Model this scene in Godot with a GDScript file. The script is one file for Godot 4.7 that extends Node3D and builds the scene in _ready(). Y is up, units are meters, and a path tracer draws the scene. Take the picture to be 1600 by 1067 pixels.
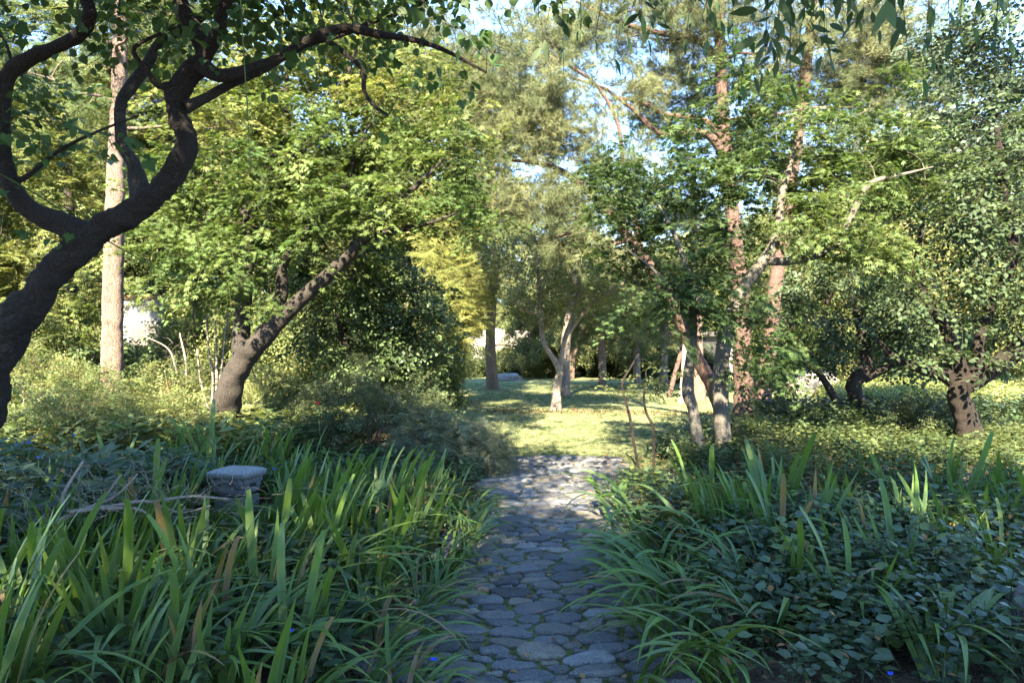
extends Node3D
# A garden path of cobbles between iris beds, maples and pines, lit by a low sun from behind the left shoulder.

const FOCAL := 1144.0          # focal length in units of the photograph's pixels
var rng := RandomNumberGenerator.new()
var nz := FastNoiseLite.new()
var nf := FastNoiseLite.new()
var mats := {}
var tmpl := {}
var proto := {}

class Geo:
	var v := PackedVector3Array()
	var c := PackedColorArray()
	var i := PackedInt32Array()
	func add(p: Vector3, col: Color) -> int:
		v.append(p)
		c.append(col)
		return v.size() - 1
	func tri(a: int, b: int, d: int) -> void:
		i.append(a)
		i.append(b)
		i.append(d)
	func quad(a: int, b: int, d: int, e: int) -> void:
		tri(a, b, d)
		tri(a, d, e)
	func mesh(flat := false) -> ArrayMesh:
		var arr := []
		arr.resize(Mesh.ARRAY_MAX)
		if flat:
			var fv := PackedVector3Array()
			var fc := PackedColorArray()
			var fn := PackedVector3Array()
			for k in range(0, i.size(), 3):
				var nn := (v[i[k + 2]] - v[i[k]]).cross(v[i[k + 1]] - v[i[k]]).normalized()
				for q in 3:
					fv.append(v[i[k + q]])
					fc.append(c[i[k + q]])
					fn.append(nn)
			arr[Mesh.ARRAY_VERTEX] = fv
			arr[Mesh.ARRAY_COLOR] = fc
			arr[Mesh.ARRAY_NORMAL] = fn
		else:
			var n := PackedVector3Array()
			n.resize(v.size())
			for k in range(0, i.size(), 3):
				var a := i[k]
				var b := i[k + 1]
				var d := i[k + 2]
				var nn := (v[d] - v[a]).cross(v[b] - v[a])
				n[a] += nn
				n[b] += nn
				n[d] += nn
			for k in n.size():
				n[k] = n[k].normalized() if n[k].length_squared() > 1e-20 else Vector3.UP
			arr[Mesh.ARRAY_VERTEX] = v
			arr[Mesh.ARRAY_COLOR] = c
			arr[Mesh.ARRAY_NORMAL] = n
			arr[Mesh.ARRAY_INDEX] = i
		var m := ArrayMesh.new()
		m.add_surface_from_arrays(Mesh.PRIMITIVE_TRIANGLES, arr)
		return m

# ---------------------------------------------------------------- small helpers
func rf(a: float, b: float) -> float:
	return rng.randf_range(a, b)

func rv() -> Vector3:
	return Vector3(rng.randfn(), rng.randfn(), rng.randfn())

func seat(x: float, y: float, d: float) -> Vector3:      # the place that stands at column x, row y of the photograph, d metres ahead
	return Vector3((x - 800.0) / FOCAL * d, 1.5 - (y - 540.0) / FOCAL * d, -d)

func foot(x: float, d: float) -> Vector3:                # a place on the ground
	return Vector3((x - 800.0) / FOCAL * d, 0.0, -d)

func path_mid(d: float) -> float:
	return 0.09 + 0.09 * (d - 3.5)

func ramp(x: float, pts: Array) -> float:
	if x <= pts[0].x:
		return pts[0].y
	for k in range(1, pts.size()):
		if x <= pts[k].x:
			return lerpf(pts[k - 1].y, pts[k].y, (x - pts[k - 1].x) / (pts[k].x - pts[k - 1].x))
	return pts[-1].y

func lawn_left(d: float) -> float:
	return ramp(d, [Vector2(7.0, 0.5), Vector2(9.4, 0.3), Vector2(9.9, -0.25), Vector2(12, -1.1), Vector2(15, -2.6), Vector2(20, -6), Vector2(40, -11)])

func lawn_right(d: float) -> float:
	return ramp(d, [Vector2(7.0, 1.2), Vector2(8.2, 1.55), Vector2(9.5, 2.2), Vector2(12, 3.0), Vector2(14, 4.5), Vector2(16, 6.6), Vector2(22, 9), Vector2(40, 20)])

func numbered(called: String) -> String:
	if not has_node(NodePath(called)):
		return called
	var k := 1
	while has_node(NodePath("%s_%03d" % [called, k])):
		k += 1
	return "%s_%03d" % [called, k]

var counts := {}
func tag(o: Node3D, label: String, category: String, group := "", kind := "") -> Node3D:
	if label:
		o.set_meta("label", label)
	if category:
		o.set_meta("category", category)
	if group:
		o.set_meta("group", group)
	if kind:
		o.set_meta("kind", kind)
	return o

func unique(parent: Node, called: String) -> String:
	var key := "%d/%s" % [parent.get_instance_id(), called]
	var k: int = counts.get(key, 0)
	counts[key] = k + 1
	return called if k == 0 else "%s_%03d" % [called, k]

func thing(called: String, label: String, category: String, at := Vector3.ZERO, group := "") -> Node3D:
	var o := Node3D.new()
	o.name = unique(self, called)
	add_child(o)
	o.position = at
	tag(o, label, category, group)
	return o

func part(called: String, m: Mesh, mat: Material, parent: Node3D, in_world := true) -> MeshInstance3D:
	var o := MeshInstance3D.new()
	o.mesh = m
	o.material_override = mat
	o.name = unique(parent, called)
	parent.add_child(o)
	if in_world and parent != self:
		o.position = -parent.position
	return o

func copies(called: String, m: Mesh, mat: Material, xs: Array, cs: Array, parent: Node3D) -> MultiMeshInstance3D:
	var mm := MultiMesh.new()
	mm.transform_format = MultiMesh.TRANSFORM_3D
	mm.use_colors = true
	mm.mesh = m
	mm.instance_count = xs.size()
	for k in xs.size():
		mm.set_instance_transform(k, xs[k])
		mm.set_instance_color(k, cs[k])
	var o := MultiMeshInstance3D.new()
	o.multimesh = mm
	o.material_override = mat
	o.name = unique(parent, called)
	parent.add_child(o)
	if parent != self:
		o.position = -parent.position
	o.set_meta("kind", "stuff")
	return o

func aim(dir: Vector3, up: Vector3) -> Basis:             # z along dir, y near up
	var z := dir.normalized()
	var x := up.cross(z)
	if x.length_squared() < 1e-6:
		x = Vector3.RIGHT.cross(z)
		if x.length_squared() < 1e-6:
			x = Vector3.FORWARD.cross(z)
	x = x.normalized()
	return Basis(x, z.cross(x), z)

# ---------------------------------------------------------------- materials
func noise_tex(freq: float, kind: int, fractal: int, cols: Array, size := 512, octaves := 4, sd := 1, bump := 0.0) -> NoiseTexture2D:
	var f := FastNoiseLite.new()
	f.noise_type = kind
	f.frequency = freq
	f.seed = sd
	f.fractal_type = fractal
	f.fractal_octaves = octaves
	var t := NoiseTexture2D.new()
	t.width = size
	t.height = size
	t.seamless = true
	t.noise = f
	if bump > 0.0:
		t.as_normal_map = true
		t.bump_strength = bump
	elif cols.size():
		var g := Gradient.new()
		var offs := PackedFloat32Array()
		var cc := PackedColorArray()
		for k in cols.size():
			offs.append(float(k) / maxf(1.0, cols.size() - 1))
			cc.append((cols[k] as Color).linear_to_srgb())
		g.offsets = offs
		g.colors = cc
		t.color_ramp = g
	return t

func surface(called: String, cols: Array, freq: float, scale: Vector3, rough: float, relief: float, sd := 1, kind := FastNoiseLite.TYPE_SIMPLEX_SMOOTH, hfreq := 0.0) -> StandardMaterial3D:
	var m := StandardMaterial3D.new()
	m.resource_name = called
	m.albedo_texture = noise_tex(freq, kind, FastNoiseLite.FRACTAL_FBM, cols, 512, 5, sd)
	m.roughness = rough
	m.metallic_specular = 0.35
	m.uv1_triplanar = true
	m.uv1_world_triplanar = true
	m.uv1_scale = scale
	m.vertex_color_use_as_albedo = true
	if relief > 0.0:
		m.heightmap_enabled = true
		m.heightmap_texture = noise_tex(hfreq if hfreq > 0.0 else freq * 1.6, FastNoiseLite.TYPE_SIMPLEX_SMOOTH, FastNoiseLite.FRACTAL_RIDGED, [], 512, 4, sd + 7)
		m.heightmap_scale = relief
	mats[called] = m
	return m

func leaf_mat(called: String, rough: float, spec: float, back: float, tone := Color(1, 1, 1)) -> StandardMaterial3D:
	var m := StandardMaterial3D.new()
	m.resource_name = called
	m.vertex_color_use_as_albedo = true
	m.albedo_color = tone.linear_to_srgb()
	m.roughness = rough
	m.metallic_specular = spec
	if back > 0.0:
		m.backlight_enabled = true
		m.backlight = Color(back, back, back * 0.55).linear_to_srgb()
	m.cull_mode = BaseMaterial3D.CULL_DISABLED
	mats[called] = m
	return m

# ---------------------------------------------------------------- limbs
func limb(a: Array, d0: float, d1: float) -> Array:       # x, y, radius in the photograph's pixels; depth from d0 to d1
	var out := []
	var n := a.size() / 3
	for k in n:
		var d := lerpf(d0, d1, float(k) / maxf(1.0, n - 1))
		var p := seat(a[k * 3], a[k * 3 + 1], d)
		out.append(Vector4(p.x, p.y, p.z, a[k * 3 + 2] / FOCAL * d))
	return out

func smooth_path(ctrl: Array, step: float) -> Array:
	var out := []
	var n := ctrl.size()
	for k in n - 1:
		var a: Vector4 = ctrl[k]
		var b: Vector4 = ctrl[k + 1]
		var pre: Vector4 = ctrl[k - 1] if k > 0 else a * 2.0 - b
		var post: Vector4 = ctrl[k + 2] if k + 2 < n else b * 2.0 - a
		var ln := Vector3(b.x - a.x, b.y - a.y, b.z - a.z).length()
		var m := maxi(1, int(ceil(ln / step)))
		for q in m:
			var w := float(q) / m
			var p: Vector4 = a.cubic_interpolate(b, pre, post, w)
			p.w = maxf(0.001, lerpf(a.w, b.w, w))
			out.append(p)
	out.append(ctrl[n - 1])
	return out

func tube(g: Geo, path: Array, sides: int, lump := 0.0, rough := 0.0, col := Color.WHITE) -> void:
	var prev := -1
	var x := Vector3.ZERO
	var n := path.size()
	for k in n:
		var p := Vector3(path[k].x, path[k].y, path[k].z)
		var q: Vector4 = path[mini(k + 1, n - 1)]
		var o: Vector4 = path[maxi(k - 1, 0)]
		var t := Vector3(q.x - o.x, q.y - o.y, q.z - o.z).normalized()
		if x == Vector3.ZERO:
			x = t.cross(Vector3(0.3, 0.2, 1)).normalized()
		x = (x - t * x.dot(t)).normalized()
		var y := t.cross(x)
		var first := g.v.size()
		for s in sides:
			var ang := TAU * s / sides
			var dir := x * cos(ang) + y * sin(ang)
			var r: float = path[k].w
			if lump > 0.0:
				var s3 := p + dir * r
				r *= 1.0 + lump * nz.get_noise_3dv(s3 * 3.0) + rough * nf.get_noise_3dv(s3 * 8.0) + (0.7 * rough * nf.get_noise_3dv(s3 * Vector3(30, 16, 30)) if sides > 30 else 0.0)
			var tone := col
			if lump > 0.0:
				var lich := clampf((nz.get_noise_3dv(p * 2.3 + dir * r * 9.0 + Vector3(9, 4, 2)) - 0.12) * 3.0, 0, 1)
				var j := 1.0 + 0.5 * nf.get_noise_3dv((p + dir * r) * 5.0)
				tone = Color(col.r * j, col.g * j, col.b * j).lerp(Color(1.9, 2.1, 1.7) * col, lich * 0.6)
			g.add(p + dir * r, tone)
		if prev >= 0:
			for s in sides:
				var s2 := (s + 1) % sides
				g.quad(prev + s, prev + s2, first + s2, first + s)
		prev = first
	var tip := g.add(Vector3(path[n - 1].x, path[n - 1].y, path[n - 1].z), col)
	for s in sides:
		g.tri(prev + s, prev + (s + 1) % sides, tip)

func limb_part(called: String, ctrl: Array, mat: Material, root: Node3D, skel: Array, step := 0.06, sides := 12, lump := 0.25, rough := 0.1) -> void:
	var path := smooth_path(ctrl, step)
	var g := Geo.new()
	tube(g, path, sides, lump, rough)
	part(called, g.mesh(), mat, root)
	var gap := maxi(1, int(0.12 / step))
	for k in range(0, path.size(), gap):
		skel.append(Vector3(path[k].x, path[k].y, path[k].z))

# twigs that reach from the limbs to every target; gives the direction in which each arrives
func grow(g: Geo, skel: Array, targets: Array, thick: float, sag := 0.08, sides := 4) -> Array:
	var order := []
	for t in targets:
		var best := 1e9
		for s in skel:
			best = minf(best, t.distance_squared_to(s))
		order.append([best, t])
	order.sort_custom(func(a, b): return a[0] < b[0])
	var dirs := []
	for o in order:
		var t: Vector3 = o[1]
		var best := 1e9
		var at: Vector3 = t
		for s in skel:
			var dd: float = t.distance_squared_to(s) + (0.35 * maxf(0.0, s.y - t.y))
			if dd < best:
				best = dd
				at = s
		var ln := at.distance_to(t)
		if ln < 0.02:
			dirs.append([t, Vector3(rf(-1, 1), 0.1, rf(-1, 1)).normalized()])
			continue
		var m1 := at.lerp(t, 0.35) + rv() * ln * 0.05 + Vector3(0, ln * sag, 0)
		var m2 := at.lerp(t, 0.7) + rv() * ln * 0.05 + Vector3(0, ln * sag, 0)
		var r0 := clampf(ln * 0.018, 0.004, 0.03) * thick
		var c := [Vector4(at.x, at.y, at.z, r0), Vector4(m1.x, m1.y, m1.z, r0 * 0.75), Vector4(m2.x, m2.y, m2.z, r0 * 0.5), Vector4(t.x, t.y, t.z, 0.0025 * thick)]
		tube(g, smooth_path(c, maxf(0.08, ln * 0.12)), sides)
		if ln > 0.25:
			skel.append(m1)
			skel.append(m2)
		skel.append(t)
		dirs.append([t, (t - m2).normalized()])
	return dirs

# points in ellipsoids given as [x, y, depth, half width, half height (photograph pixels), half depth (metres)]
func scatter(clouds: Array, per_square_metre: float, gap_noise := 0.25) -> Array:
	var out := []
	for c in clouds:
		var k: float = c[2] / FOCAL
		var area: float = PI * c[3] * k * c[4] * k
		var n := int(ceil(area * per_square_metre * (c[6] if c.size() > 6 else 1.0)))
		var mid := seat(c[0], c[1], c[2])
		var made := 0
		var tries := 0
		while made < n and tries < n * 8:
			tries += 1
			var u := Vector3(rf(-1, 1), rf(-1, 1), rf(-1, 1))
			if u.length() > 1.0:
				continue
			var p := mid + u * Vector3(c[3] * k, c[4] * k, c[5])
			if nz.get_noise_3dv(p * 1.3) < -gap_noise:
				continue
			out.append(p)
			made += 1
	return out

func tint_at(p: Vector3, a: Color, b: Color, jitter := 0.18) -> Color:
	var w := clampf(0.5 + 1.1 * nz.get_noise_3dv(p * 0.9 + Vector3(31, 7, 5)) + rng.randfn() * 0.22, 0, 1)
	var c := a.lerp(b, w)
	var lum := c.r * 0.3 + c.g * 0.6 + c.b * 0.1
	c = c.lerp(Color(lum * 0.95, lum, lum * 0.62), 0.35)
	var j := 1.1 * exp(rng.randfn() * jitter)
	return Color(c.r * j, c.g * j, c.b * j)

func crown(root: Node3D, ends: Array, protos: Array, mat: Material, per: int, spread: float, smin: float, smax: float, ca: Color, cb: Color, level := 0.6, called := "crown") -> void:
	var xs := []
	var cs := []
	for k in protos.size():
		xs.append([])
		cs.append([])
	for e in ends:
		for q in per:
			var p: Vector3 = e[0] + rv() * spread
			var dir: Vector3 = e[1] + rv() * 0.55
			dir.y *= 1.0 - level
			dir.y -= 0.1 * level
			if dir.length() < 0.05:
				dir = Vector3(rf(-1, 1), 0, rf(-1, 1))
			var up := (Vector3.UP + rv() * 0.35).normalized()
			var s := rf(smin, smax)
			var k := rng.randi() % protos.size()
			xs[k].append(Transform3D(aim(dir, up).scaled(Vector3(s, s, s)), p))
			cs[k].append(tint_at(p, ca, cb))
	for k in protos.size():
		if xs[k].size():
			copies(called, protos[k], mat, xs[k], cs[k], root)

# ---------------------------------------------------------------- leaves
func make_templates() -> void:
	# maple leaf: seven pointed lobes round the stalk
	var v := PackedVector3Array([Vector3(0, 0, 0)])
	var t := PackedInt32Array()
	var angs := [-125, -82, -40, 0, 40, 82, 125]
	var lens := [0.42, 0.75, 0.95, 1.05, 0.95, 0.75, 0.42]
	for k in 7:
		var a0 := deg_to_rad(angs[k])
		var gap := deg_to_rad(21.0)
		var r: float = lens[k]
		var b := v.size()
		for w in [-1, 1]:
			v.append(Vector3(sin(a0 + w * gap) * 0.36, 0.03, cos(a0 + w * gap) * 0.36))
		for w in [-1, 1]:
			v.append(Vector3(sin(a0 + w * 0.16) * 0.62 * r, -0.02, cos(a0 + w * 0.16) * 0.62 * r))
		v.append(Vector3(sin(a0) * r, -0.16 * r, cos(a0) * r))
		t.append_array([0, b, b + 1, b, b + 2, b + 1, b + 1, b + 2, b + 3, b + 2, b + 4, b + 3])
	tmpl.maple = [v, t]
	# coarse maple for far crowns: five kites
	v = PackedVector3Array([Vector3(0, 0, 0)])
	t = PackedInt32Array()
	for k in 5:
		var a0 := deg_to_rad([-95, -48, 0, 48, 95][k])
		var r: float = [0.7, 0.95, 1.05, 0.95, 0.7][k]
		var b := v.size()
		v.append(Vector3(sin(a0 - 0.3) * 0.45 * r, 0.03, cos(a0 - 0.3) * 0.45 * r))
		v.append(Vector3(sin(a0) * r, -0.15 * r, cos(a0) * r))
		v.append(Vector3(sin(a0 + 0.3) * 0.45 * r, 0.03, cos(a0 + 0.3) * 0.45 * r))
		t.append_array([0, b, b + 1, 0, b + 1, b + 2])
	tmpl.maple_far = [v, t]
	tmpl.ovate = blade_leaf([0.0, 0.24, 0.33, 0.27, 0.12, 0.0], 0.12, 0.14)
	tmpl.round = blade_leaf([0.0, 0.36, 0.46, 0.42, 0.2, 0.0], 0.1, 0.18)
	tmpl.lance = blade_leaf([0.0, 0.11, 0.16, 0.14, 0.07, 0.0], 0.05, 0.22)
	tmpl.kite = [PackedVector3Array([Vector3(0, 0, 0), Vector3(-0.26, 0.05, 0.45), Vector3(0.26, 0.05, 0.45), Vector3(0, -0.08, 1)]), PackedInt32Array([0, 1, 2, 1, 3, 2])]
	# heart-like leaf with three blunt corners
	v = PackedVector3Array([Vector3(0, 0, 0)])
	t = PackedInt32Array()
	var out := [Vector2(-0.28, -0.12), Vector2(-0.52, 0.1), Vector2(-0.62, 0.42), Vector2(-0.36, 0.5), Vector2(-0.2, 0.72), Vector2(0, 1.05), Vector2(0.2, 0.72), Vector2(0.36, 0.5), Vector2(0.62, 0.42), Vector2(0.52, 0.1), Vector2(0.28, -0.12)]
	v.append(Vector3(0, -0.03, 0.5))
	for p in out:
		v.append(Vector3(p.x, 0.06 * absf(p.x) - 0.12 * p.y * p.y, p.y))
	for k in out.size() - 1:
		t.append_array([1, k + 2, k + 3])
	t.append_array([0, 2, 1, 1, 12, 0])
	tmpl.lobed = [v, t]

func blade_leaf(w: Array, fold: float, curl: float) -> Array:
	var v := PackedVector3Array()
	var t := PackedInt32Array()
	var n := w.size()
	for k in n:
		var z := float(k) / (n - 1)
		var y := -curl * z * z
		v.append(Vector3(-w[k], y + fold * w[k] * 2.0, z))
		v.append(Vector3(0, y, z))
		v.append(Vector3(w[k], y + fold * w[k] * 2.0, z))
	for k in n - 1:
		var a := k * 3
		if k > 0:
			t.append_array([a, a + 3, a + 4, a, a + 4, a + 1, a + 1, a + 4, a + 5, a + 1, a + 5, a + 2])
		else:
			t.append_array([a + 1, a + 3, a + 4, a + 1, a + 4, a + 5])
	return [v, t]

func leaf(g: Geo, kind: String, at: Vector3, dir: Vector3, up: Vector3, size: float, col: Color) -> void:
	var b := aim(dir, up).scaled(Vector3(size, size, size))
	var first := g.v.size()
	for p in tmpl[kind][0]:
		g.v.append(at + b * p)
		g.c.append(col)
	for k in tmpl[kind][1]:
		g.i.append(first + k)

func shade(j := 0.16) -> Color:
	var a := exp(rng.randfn() * j)
	return Color(a * rf(0.88, 1.15), a, a * rf(0.8, 1.15))

func twig(g: Geo, pts: Array, r: float, col := Color(1.1, 0.75, 0.8)) -> void:
	var p := []
	for k in pts.size():
		p.append(Vector4(pts[k].x, pts[k].y, pts[k].z, lerpf(r, r * 0.4, float(k) / (pts.size() - 1))))
	tube(g, p, 3, 0, 0, col)

func proto_spray(kind: String, length: float, nodes: int, size: float, sides: int, droop: float, tilt: float) -> Mesh:
	var g := Geo.new()
	var pts := []
	for k in 5:
		var z := length * k / 4.0
		pts.append(Vector3(sin(z * 5.0) * 0.02, -droop * z * z / length, z))
	twig(g, pts, 0.0035)
	for k in nodes:
		var w := (k + 0.6) / nodes
		var z := length * w
		var p := Vector3(sin(z * 5.0) * 0.02, -droop * z * z / length, z)
		for s in [-1, 1]:
			var out := Vector3(s * rf(0.7, 1.0), rf(-0.3, 0.15), rf(0.2, 0.9)).normalized()
			var reach := rf(0.03, 0.06)
			if sides > 0 and k < nodes - 2 and rng.randf() < 0.7:
				var sl := length * (1.0 - w) * rf(0.4, 0.75)
				var tip := p + out * sl + Vector3(0, -0.1 * sl, 0)
				twig(g, [p, p.lerp(tip, 0.5) + rv() * 0.008, tip], 0.002)
				for q in sides:
					var f := (q + 1.0) / sides
					var lp := p.lerp(tip, f)
					for s2 in [-1, 1]:
						var od = (out + Vector3(out.z, 0, -out.x) * s2 * rf(0.5, 1.1) + Vector3(0, rf(-0.45, 0.1), 0)).normalized()
						leaf(g, kind, lp + od * rf(0.01, 0.035), od, Vector3.UP + rv() * tilt, size * rf(0.7, 1.15), shade())
			leaf(g, kind, p + out * reach, out + Vector3(0, rf(-0.5, 0.1), 0), Vector3.UP + rv() * tilt, size * rf(0.75, 1.2), shade())
	leaf(g, kind, pts[-1], Vector3(0, -0.25, 1), Vector3.UP + rv() * tilt, size, shade())
	return g.mesh()

func proto_pine(needles: int, width: float, long: float) -> Mesh:
	var g := Geo.new()
	var pts := [Vector3.ZERO, Vector3(0.01, 0.01, 0.15), Vector3(0, 0.05, 0.32)]
	twig(g, pts, 0.007, Color(1.6, 0.9, 0.9))
	var places := [[pts[2], Vector3(0, 0.3, 1)], [Vector3(0.09, 0.03, 0.24), Vector3(0.8, 0.35, 0.7)], [Vector3(-0.09, 0.04, 0.2), Vector3(-0.8, 0.3, 0.7)], [Vector3(0.03, 0.08, 0.13), Vector3(0.3, 0.8, 0.5)], [Vector3(-0.05, 0.02, 0.3), Vector3(-0.4, 0.1, 0.9)]]
	for e in places:
		twig(g, [Vector3(0, 0.02, e[0].z * 0.6), e[0]], 0.004, Color(1.6, 0.9, 0.9))
		var ax: Vector3 = e[1].normalized()
		for k in needles:
			var out: Vector3 = (ax * rf(0.25, 1.1) + rv() * 0.52 + Vector3(0, 0.08, 0)).normalized()
			var s: Vector3 = e[0] - ax * rf(0.0, 0.07)
			var side := out.cross(rv()).normalized() * width
			var tip := s + out * long * rf(0.75, 1.15) - Vector3(0, 0.012, 0)
			var col := shade(0.14)
			if rng.randf() < 0.05:
				col = Color(2.2, 1.1, 0.9)
			var a := g.add(s - side, col)
			g.add(s + side, col)
			g.add(tip, col)
			g.tri(a, a + 1, a + 2)
	return g.mesh()

func proto_cedar() -> Mesh:
	var g := Geo.new()
	var pts := []
	for k in 6:
		var z := 0.5 * k / 5.0
		pts.append(Vector3(0, 0.1 * z - 0.55 * z * z, z))
	twig(g, pts, 0.006, Color(1.5, 0.8, 0.7))
	for k in 13:
		var z := 0.06 + 0.44 * k / 13.0
		var p := Vector3(0, 0.1 * z - 0.55 * z * z, z)
		for s in [-1, 1]:
			var out := Vector3(s * rf(0.6, 0.9), rf(-0.35, 0.15), rf(0.5, 1.0)).normalized()
			var ln := rf(0.1, 0.17) * (1.15 - 0.5 * k / 13.0)
			for q in 9:
				var f := (q + 0.5) / 9.0
				var b := p + out * ln * f + Vector3(0, -0.25 * ln * f * f, 0)
				var od := (out * 0.9 + rv() * 0.45).normalized()
				var col := shade(0.12) * (1.0 + 0.25 * f)
				var side := od.cross(rv()).normalized() * 0.0045
				var a := g.add(b - side, col)
				g.add(b + side, col)
				g.add(b + od * rf(0.025, 0.04), col)
				g.tri(a, a + 1, a + 2)
	return g.mesh()

func proto_clump(kind: String, n: int, radius: float, size: float) -> Mesh:
	var g := Geo.new()
	for k in n:
		var u := rv().normalized() * radius * pow(rng.randf(), 0.45)
		u.y *= 0.75
		leaf(g, kind, u, u.normalized() * 0.7 + rv() * 0.6, Vector3.UP * 0.8 + u.normalized() + rv() * 0.4, size * rf(0.7, 1.25), shade(0.2))
	for k in 5:
		var u := rv().normalized() * radius * 0.9
		twig(g, [Vector3(0, -radius * 0.6, 0), u * 0.5, u], 0.004, Color(1.4, 0.9, 0.9))
	return g.mesh()

func proto_sprig(kind: String, height: float, n: int, size: float) -> Mesh:
	var g := Geo.new()
	var lean := Vector3(rf(-0.3, 0.3), 0, rf(-0.3, 0.3))
	twig(g, [Vector3.ZERO, Vector3(0, height * 0.5, 0) + lean * height * 0.3, Vector3(0, height, 0) + lean * height], 0.003, Color(1.4, 0.9, 0.8))
	for k in n:
		var w := 0.3 + 0.7 * k / n
		var p := Vector3(0, height * w, 0) + lean * height * w * w
		var a := k * 2.4 + rf(-0.3, 0.3)
		var out := Vector3(cos(a), rf(0.0, 0.5) + 0.4 * (w - 0.5), sin(a))
		leaf(g, kind, p + out * 0.015, out, Vector3.UP + rv() * 0.25, size * rf(0.7, 1.2), shade(0.17))
	return g.mesh()

func blade_mesh(length: float, width: float, lean: float, bend: float, power: float, tip: int, twist: float) -> Mesh:
	var g := Geo.new()
	var n := 11
	var p := Vector3.ZERO
	var green := Color(1, 1, 1)
	for k in n + 1:
		var s := float(k) / n
		var th := lean + bend * pow(s, power)
		if k > 0:
			p += Vector3(0, cos(th), sin(th)) * length / n
		var w := width * (0.62 + 0.38 * minf(1.0, s * 3.0))
		if tip == 2:
			w *= 1.0 if s < 0.86 else 1.0 - (s - 0.86) * 3.4
		else:
			w *= 1.0 - pow(maxf(0.0, (s - 0.35) / 0.65), 2.1)
		var tw := twist * s
		var side := Vector3(cos(tw), 0, 0) + Vector3(0, -sin(th), cos(th)) * sin(tw)
		var nrm := Vector3(0, sin(th), -cos(th))
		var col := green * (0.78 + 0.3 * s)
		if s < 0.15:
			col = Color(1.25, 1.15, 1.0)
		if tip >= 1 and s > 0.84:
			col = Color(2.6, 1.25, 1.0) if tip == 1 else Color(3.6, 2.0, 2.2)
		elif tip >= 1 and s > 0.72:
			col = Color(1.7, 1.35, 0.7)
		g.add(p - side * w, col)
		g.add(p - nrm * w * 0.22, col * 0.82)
		g.add(p + side * w, col)
		if k > 0:
			var b := (k - 1) * 3
			g.quad(b, b + 3, b + 4, b + 1)
			g.quad(b + 1, b + 4, b + 5, b + 2)
	return g.mesh()

func make_protos() -> void:
	make_templates()
	proto.maple = [proto_spray("maple", 0.42, 5, 0.052, 3, 0.5, 0.3), proto_spray("maple", 0.36, 5, 0.056, 2, 0.7, 0.35)]
	proto.maple_far = [proto_spray("maple_far", 0.45, 5, 0.06, 3, 0.5, 0.35), proto_spray("maple_far", 0.4, 5, 0.065, 3, 0.7, 0.4)]
	proto.glossy = [proto_spray("ovate", 0.3, 5, 0.075, 0, 0.2, 0.4), proto_spray("ovate", 0.34, 6, 0.07, 1, 0.4, 0.4)]
	proto.rounded = [proto_spray("round", 0.34, 5, 0.06, 0, 0.3, 0.4), proto_spray("round", 0.4, 5, 0.058, 1, 0.4, 0.4)]
	proto.lance = [proto_spray("lance", 0.36, 6, 0.1, 0, 0.9, 0.4), proto_spray("lance", 0.42, 7, 0.11, 0, 1.1, 0.4)]
	proto.fine = [proto_spray("kite", 0.24, 8, 0.026, 3, 0.2, 0.5), proto_spray("kite", 0.2, 8, 0.024, 3, 0.1, 0.5)]
	proto.pine = [proto_pine(34, 0.0022, 0.115), proto_pine(30, 0.0024, 0.13)]
	proto.pine_far = [proto_pine(26, 0.0042, 0.14), proto_pine(24, 0.0046, 0.15)]
	proto.cedar = [proto_cedar()]
	proto.clump = [proto_clump("kite", 170, 0.42, 0.085), proto_clump("ovate", 120, 0.4, 0.085)]
	proto.needle_clump = [proto_pine(40, 0.006, 0.17)]
	proto.cover = [proto_sprig("ovate", 0.26, 11, 0.06), proto_sprig("round", 0.22, 10, 0.055), proto_sprig("ovate", 0.3, 13, 0.052)]
	proto.herb = [proto_sprig("lance", 0.3, 12, 0.1), proto_sprig("ovate", 0.25, 9, 0.07)]
	var g := Geo.new()
	for k in 11:
		var a := rf(0, TAU)
		var r := rf(0.0, 0.05)
		var p := Vector3(cos(a) * r, 0, sin(a) * r)
		var tip := p + Vector3(rf(-0.03, 0.03), rf(0.025, 0.055), rf(-0.03, 0.03))
		var s := Vector3(cos(a * 3), 0, sin(a * 3)) * 0.003
		var col := shade(0.25)
		var b := g.add(p - s, col)
		g.add(p + s, col)
		g.add(tip, col)
		g.tri(b, b + 1, b + 2)
	proto.grass = [g.mesh()]
	proto.sword = []
	for k in 8:
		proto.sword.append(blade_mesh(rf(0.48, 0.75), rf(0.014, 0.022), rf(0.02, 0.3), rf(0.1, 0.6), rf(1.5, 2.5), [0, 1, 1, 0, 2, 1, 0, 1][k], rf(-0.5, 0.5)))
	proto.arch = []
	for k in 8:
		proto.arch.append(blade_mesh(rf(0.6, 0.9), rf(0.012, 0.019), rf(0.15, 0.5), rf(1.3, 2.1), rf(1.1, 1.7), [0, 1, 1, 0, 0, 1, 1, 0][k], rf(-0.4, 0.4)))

# ---------------------------------------------------------------- trees
func tree(called: String, label: String, category: String, base: Vector3, group := "") -> Node3D:
	return thing(called, label, category, base, group)

func leafy(root: Node3D, skel: Array, clouds: Array, twigs: float, protos: Array, mat: Material, per: int, spread: float, smin: float, smax: float, ca: Color, cb: Color, bark: Material, level := 0.6, thick := 1.0, gap := 0.25) -> void:
	var g := Geo.new()
	var ends := grow(g, skel, scatter(clouds, twigs * 1.7, gap), thick)
	if g.v.size():
		part("twig", g.mesh(), bark, root).set_meta("kind", "stuff")
	crown(root, ends, protos, mat, int(ceil(per * 1.4)), spread * 1.1, smin, smax, ca, cb, level)

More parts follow.
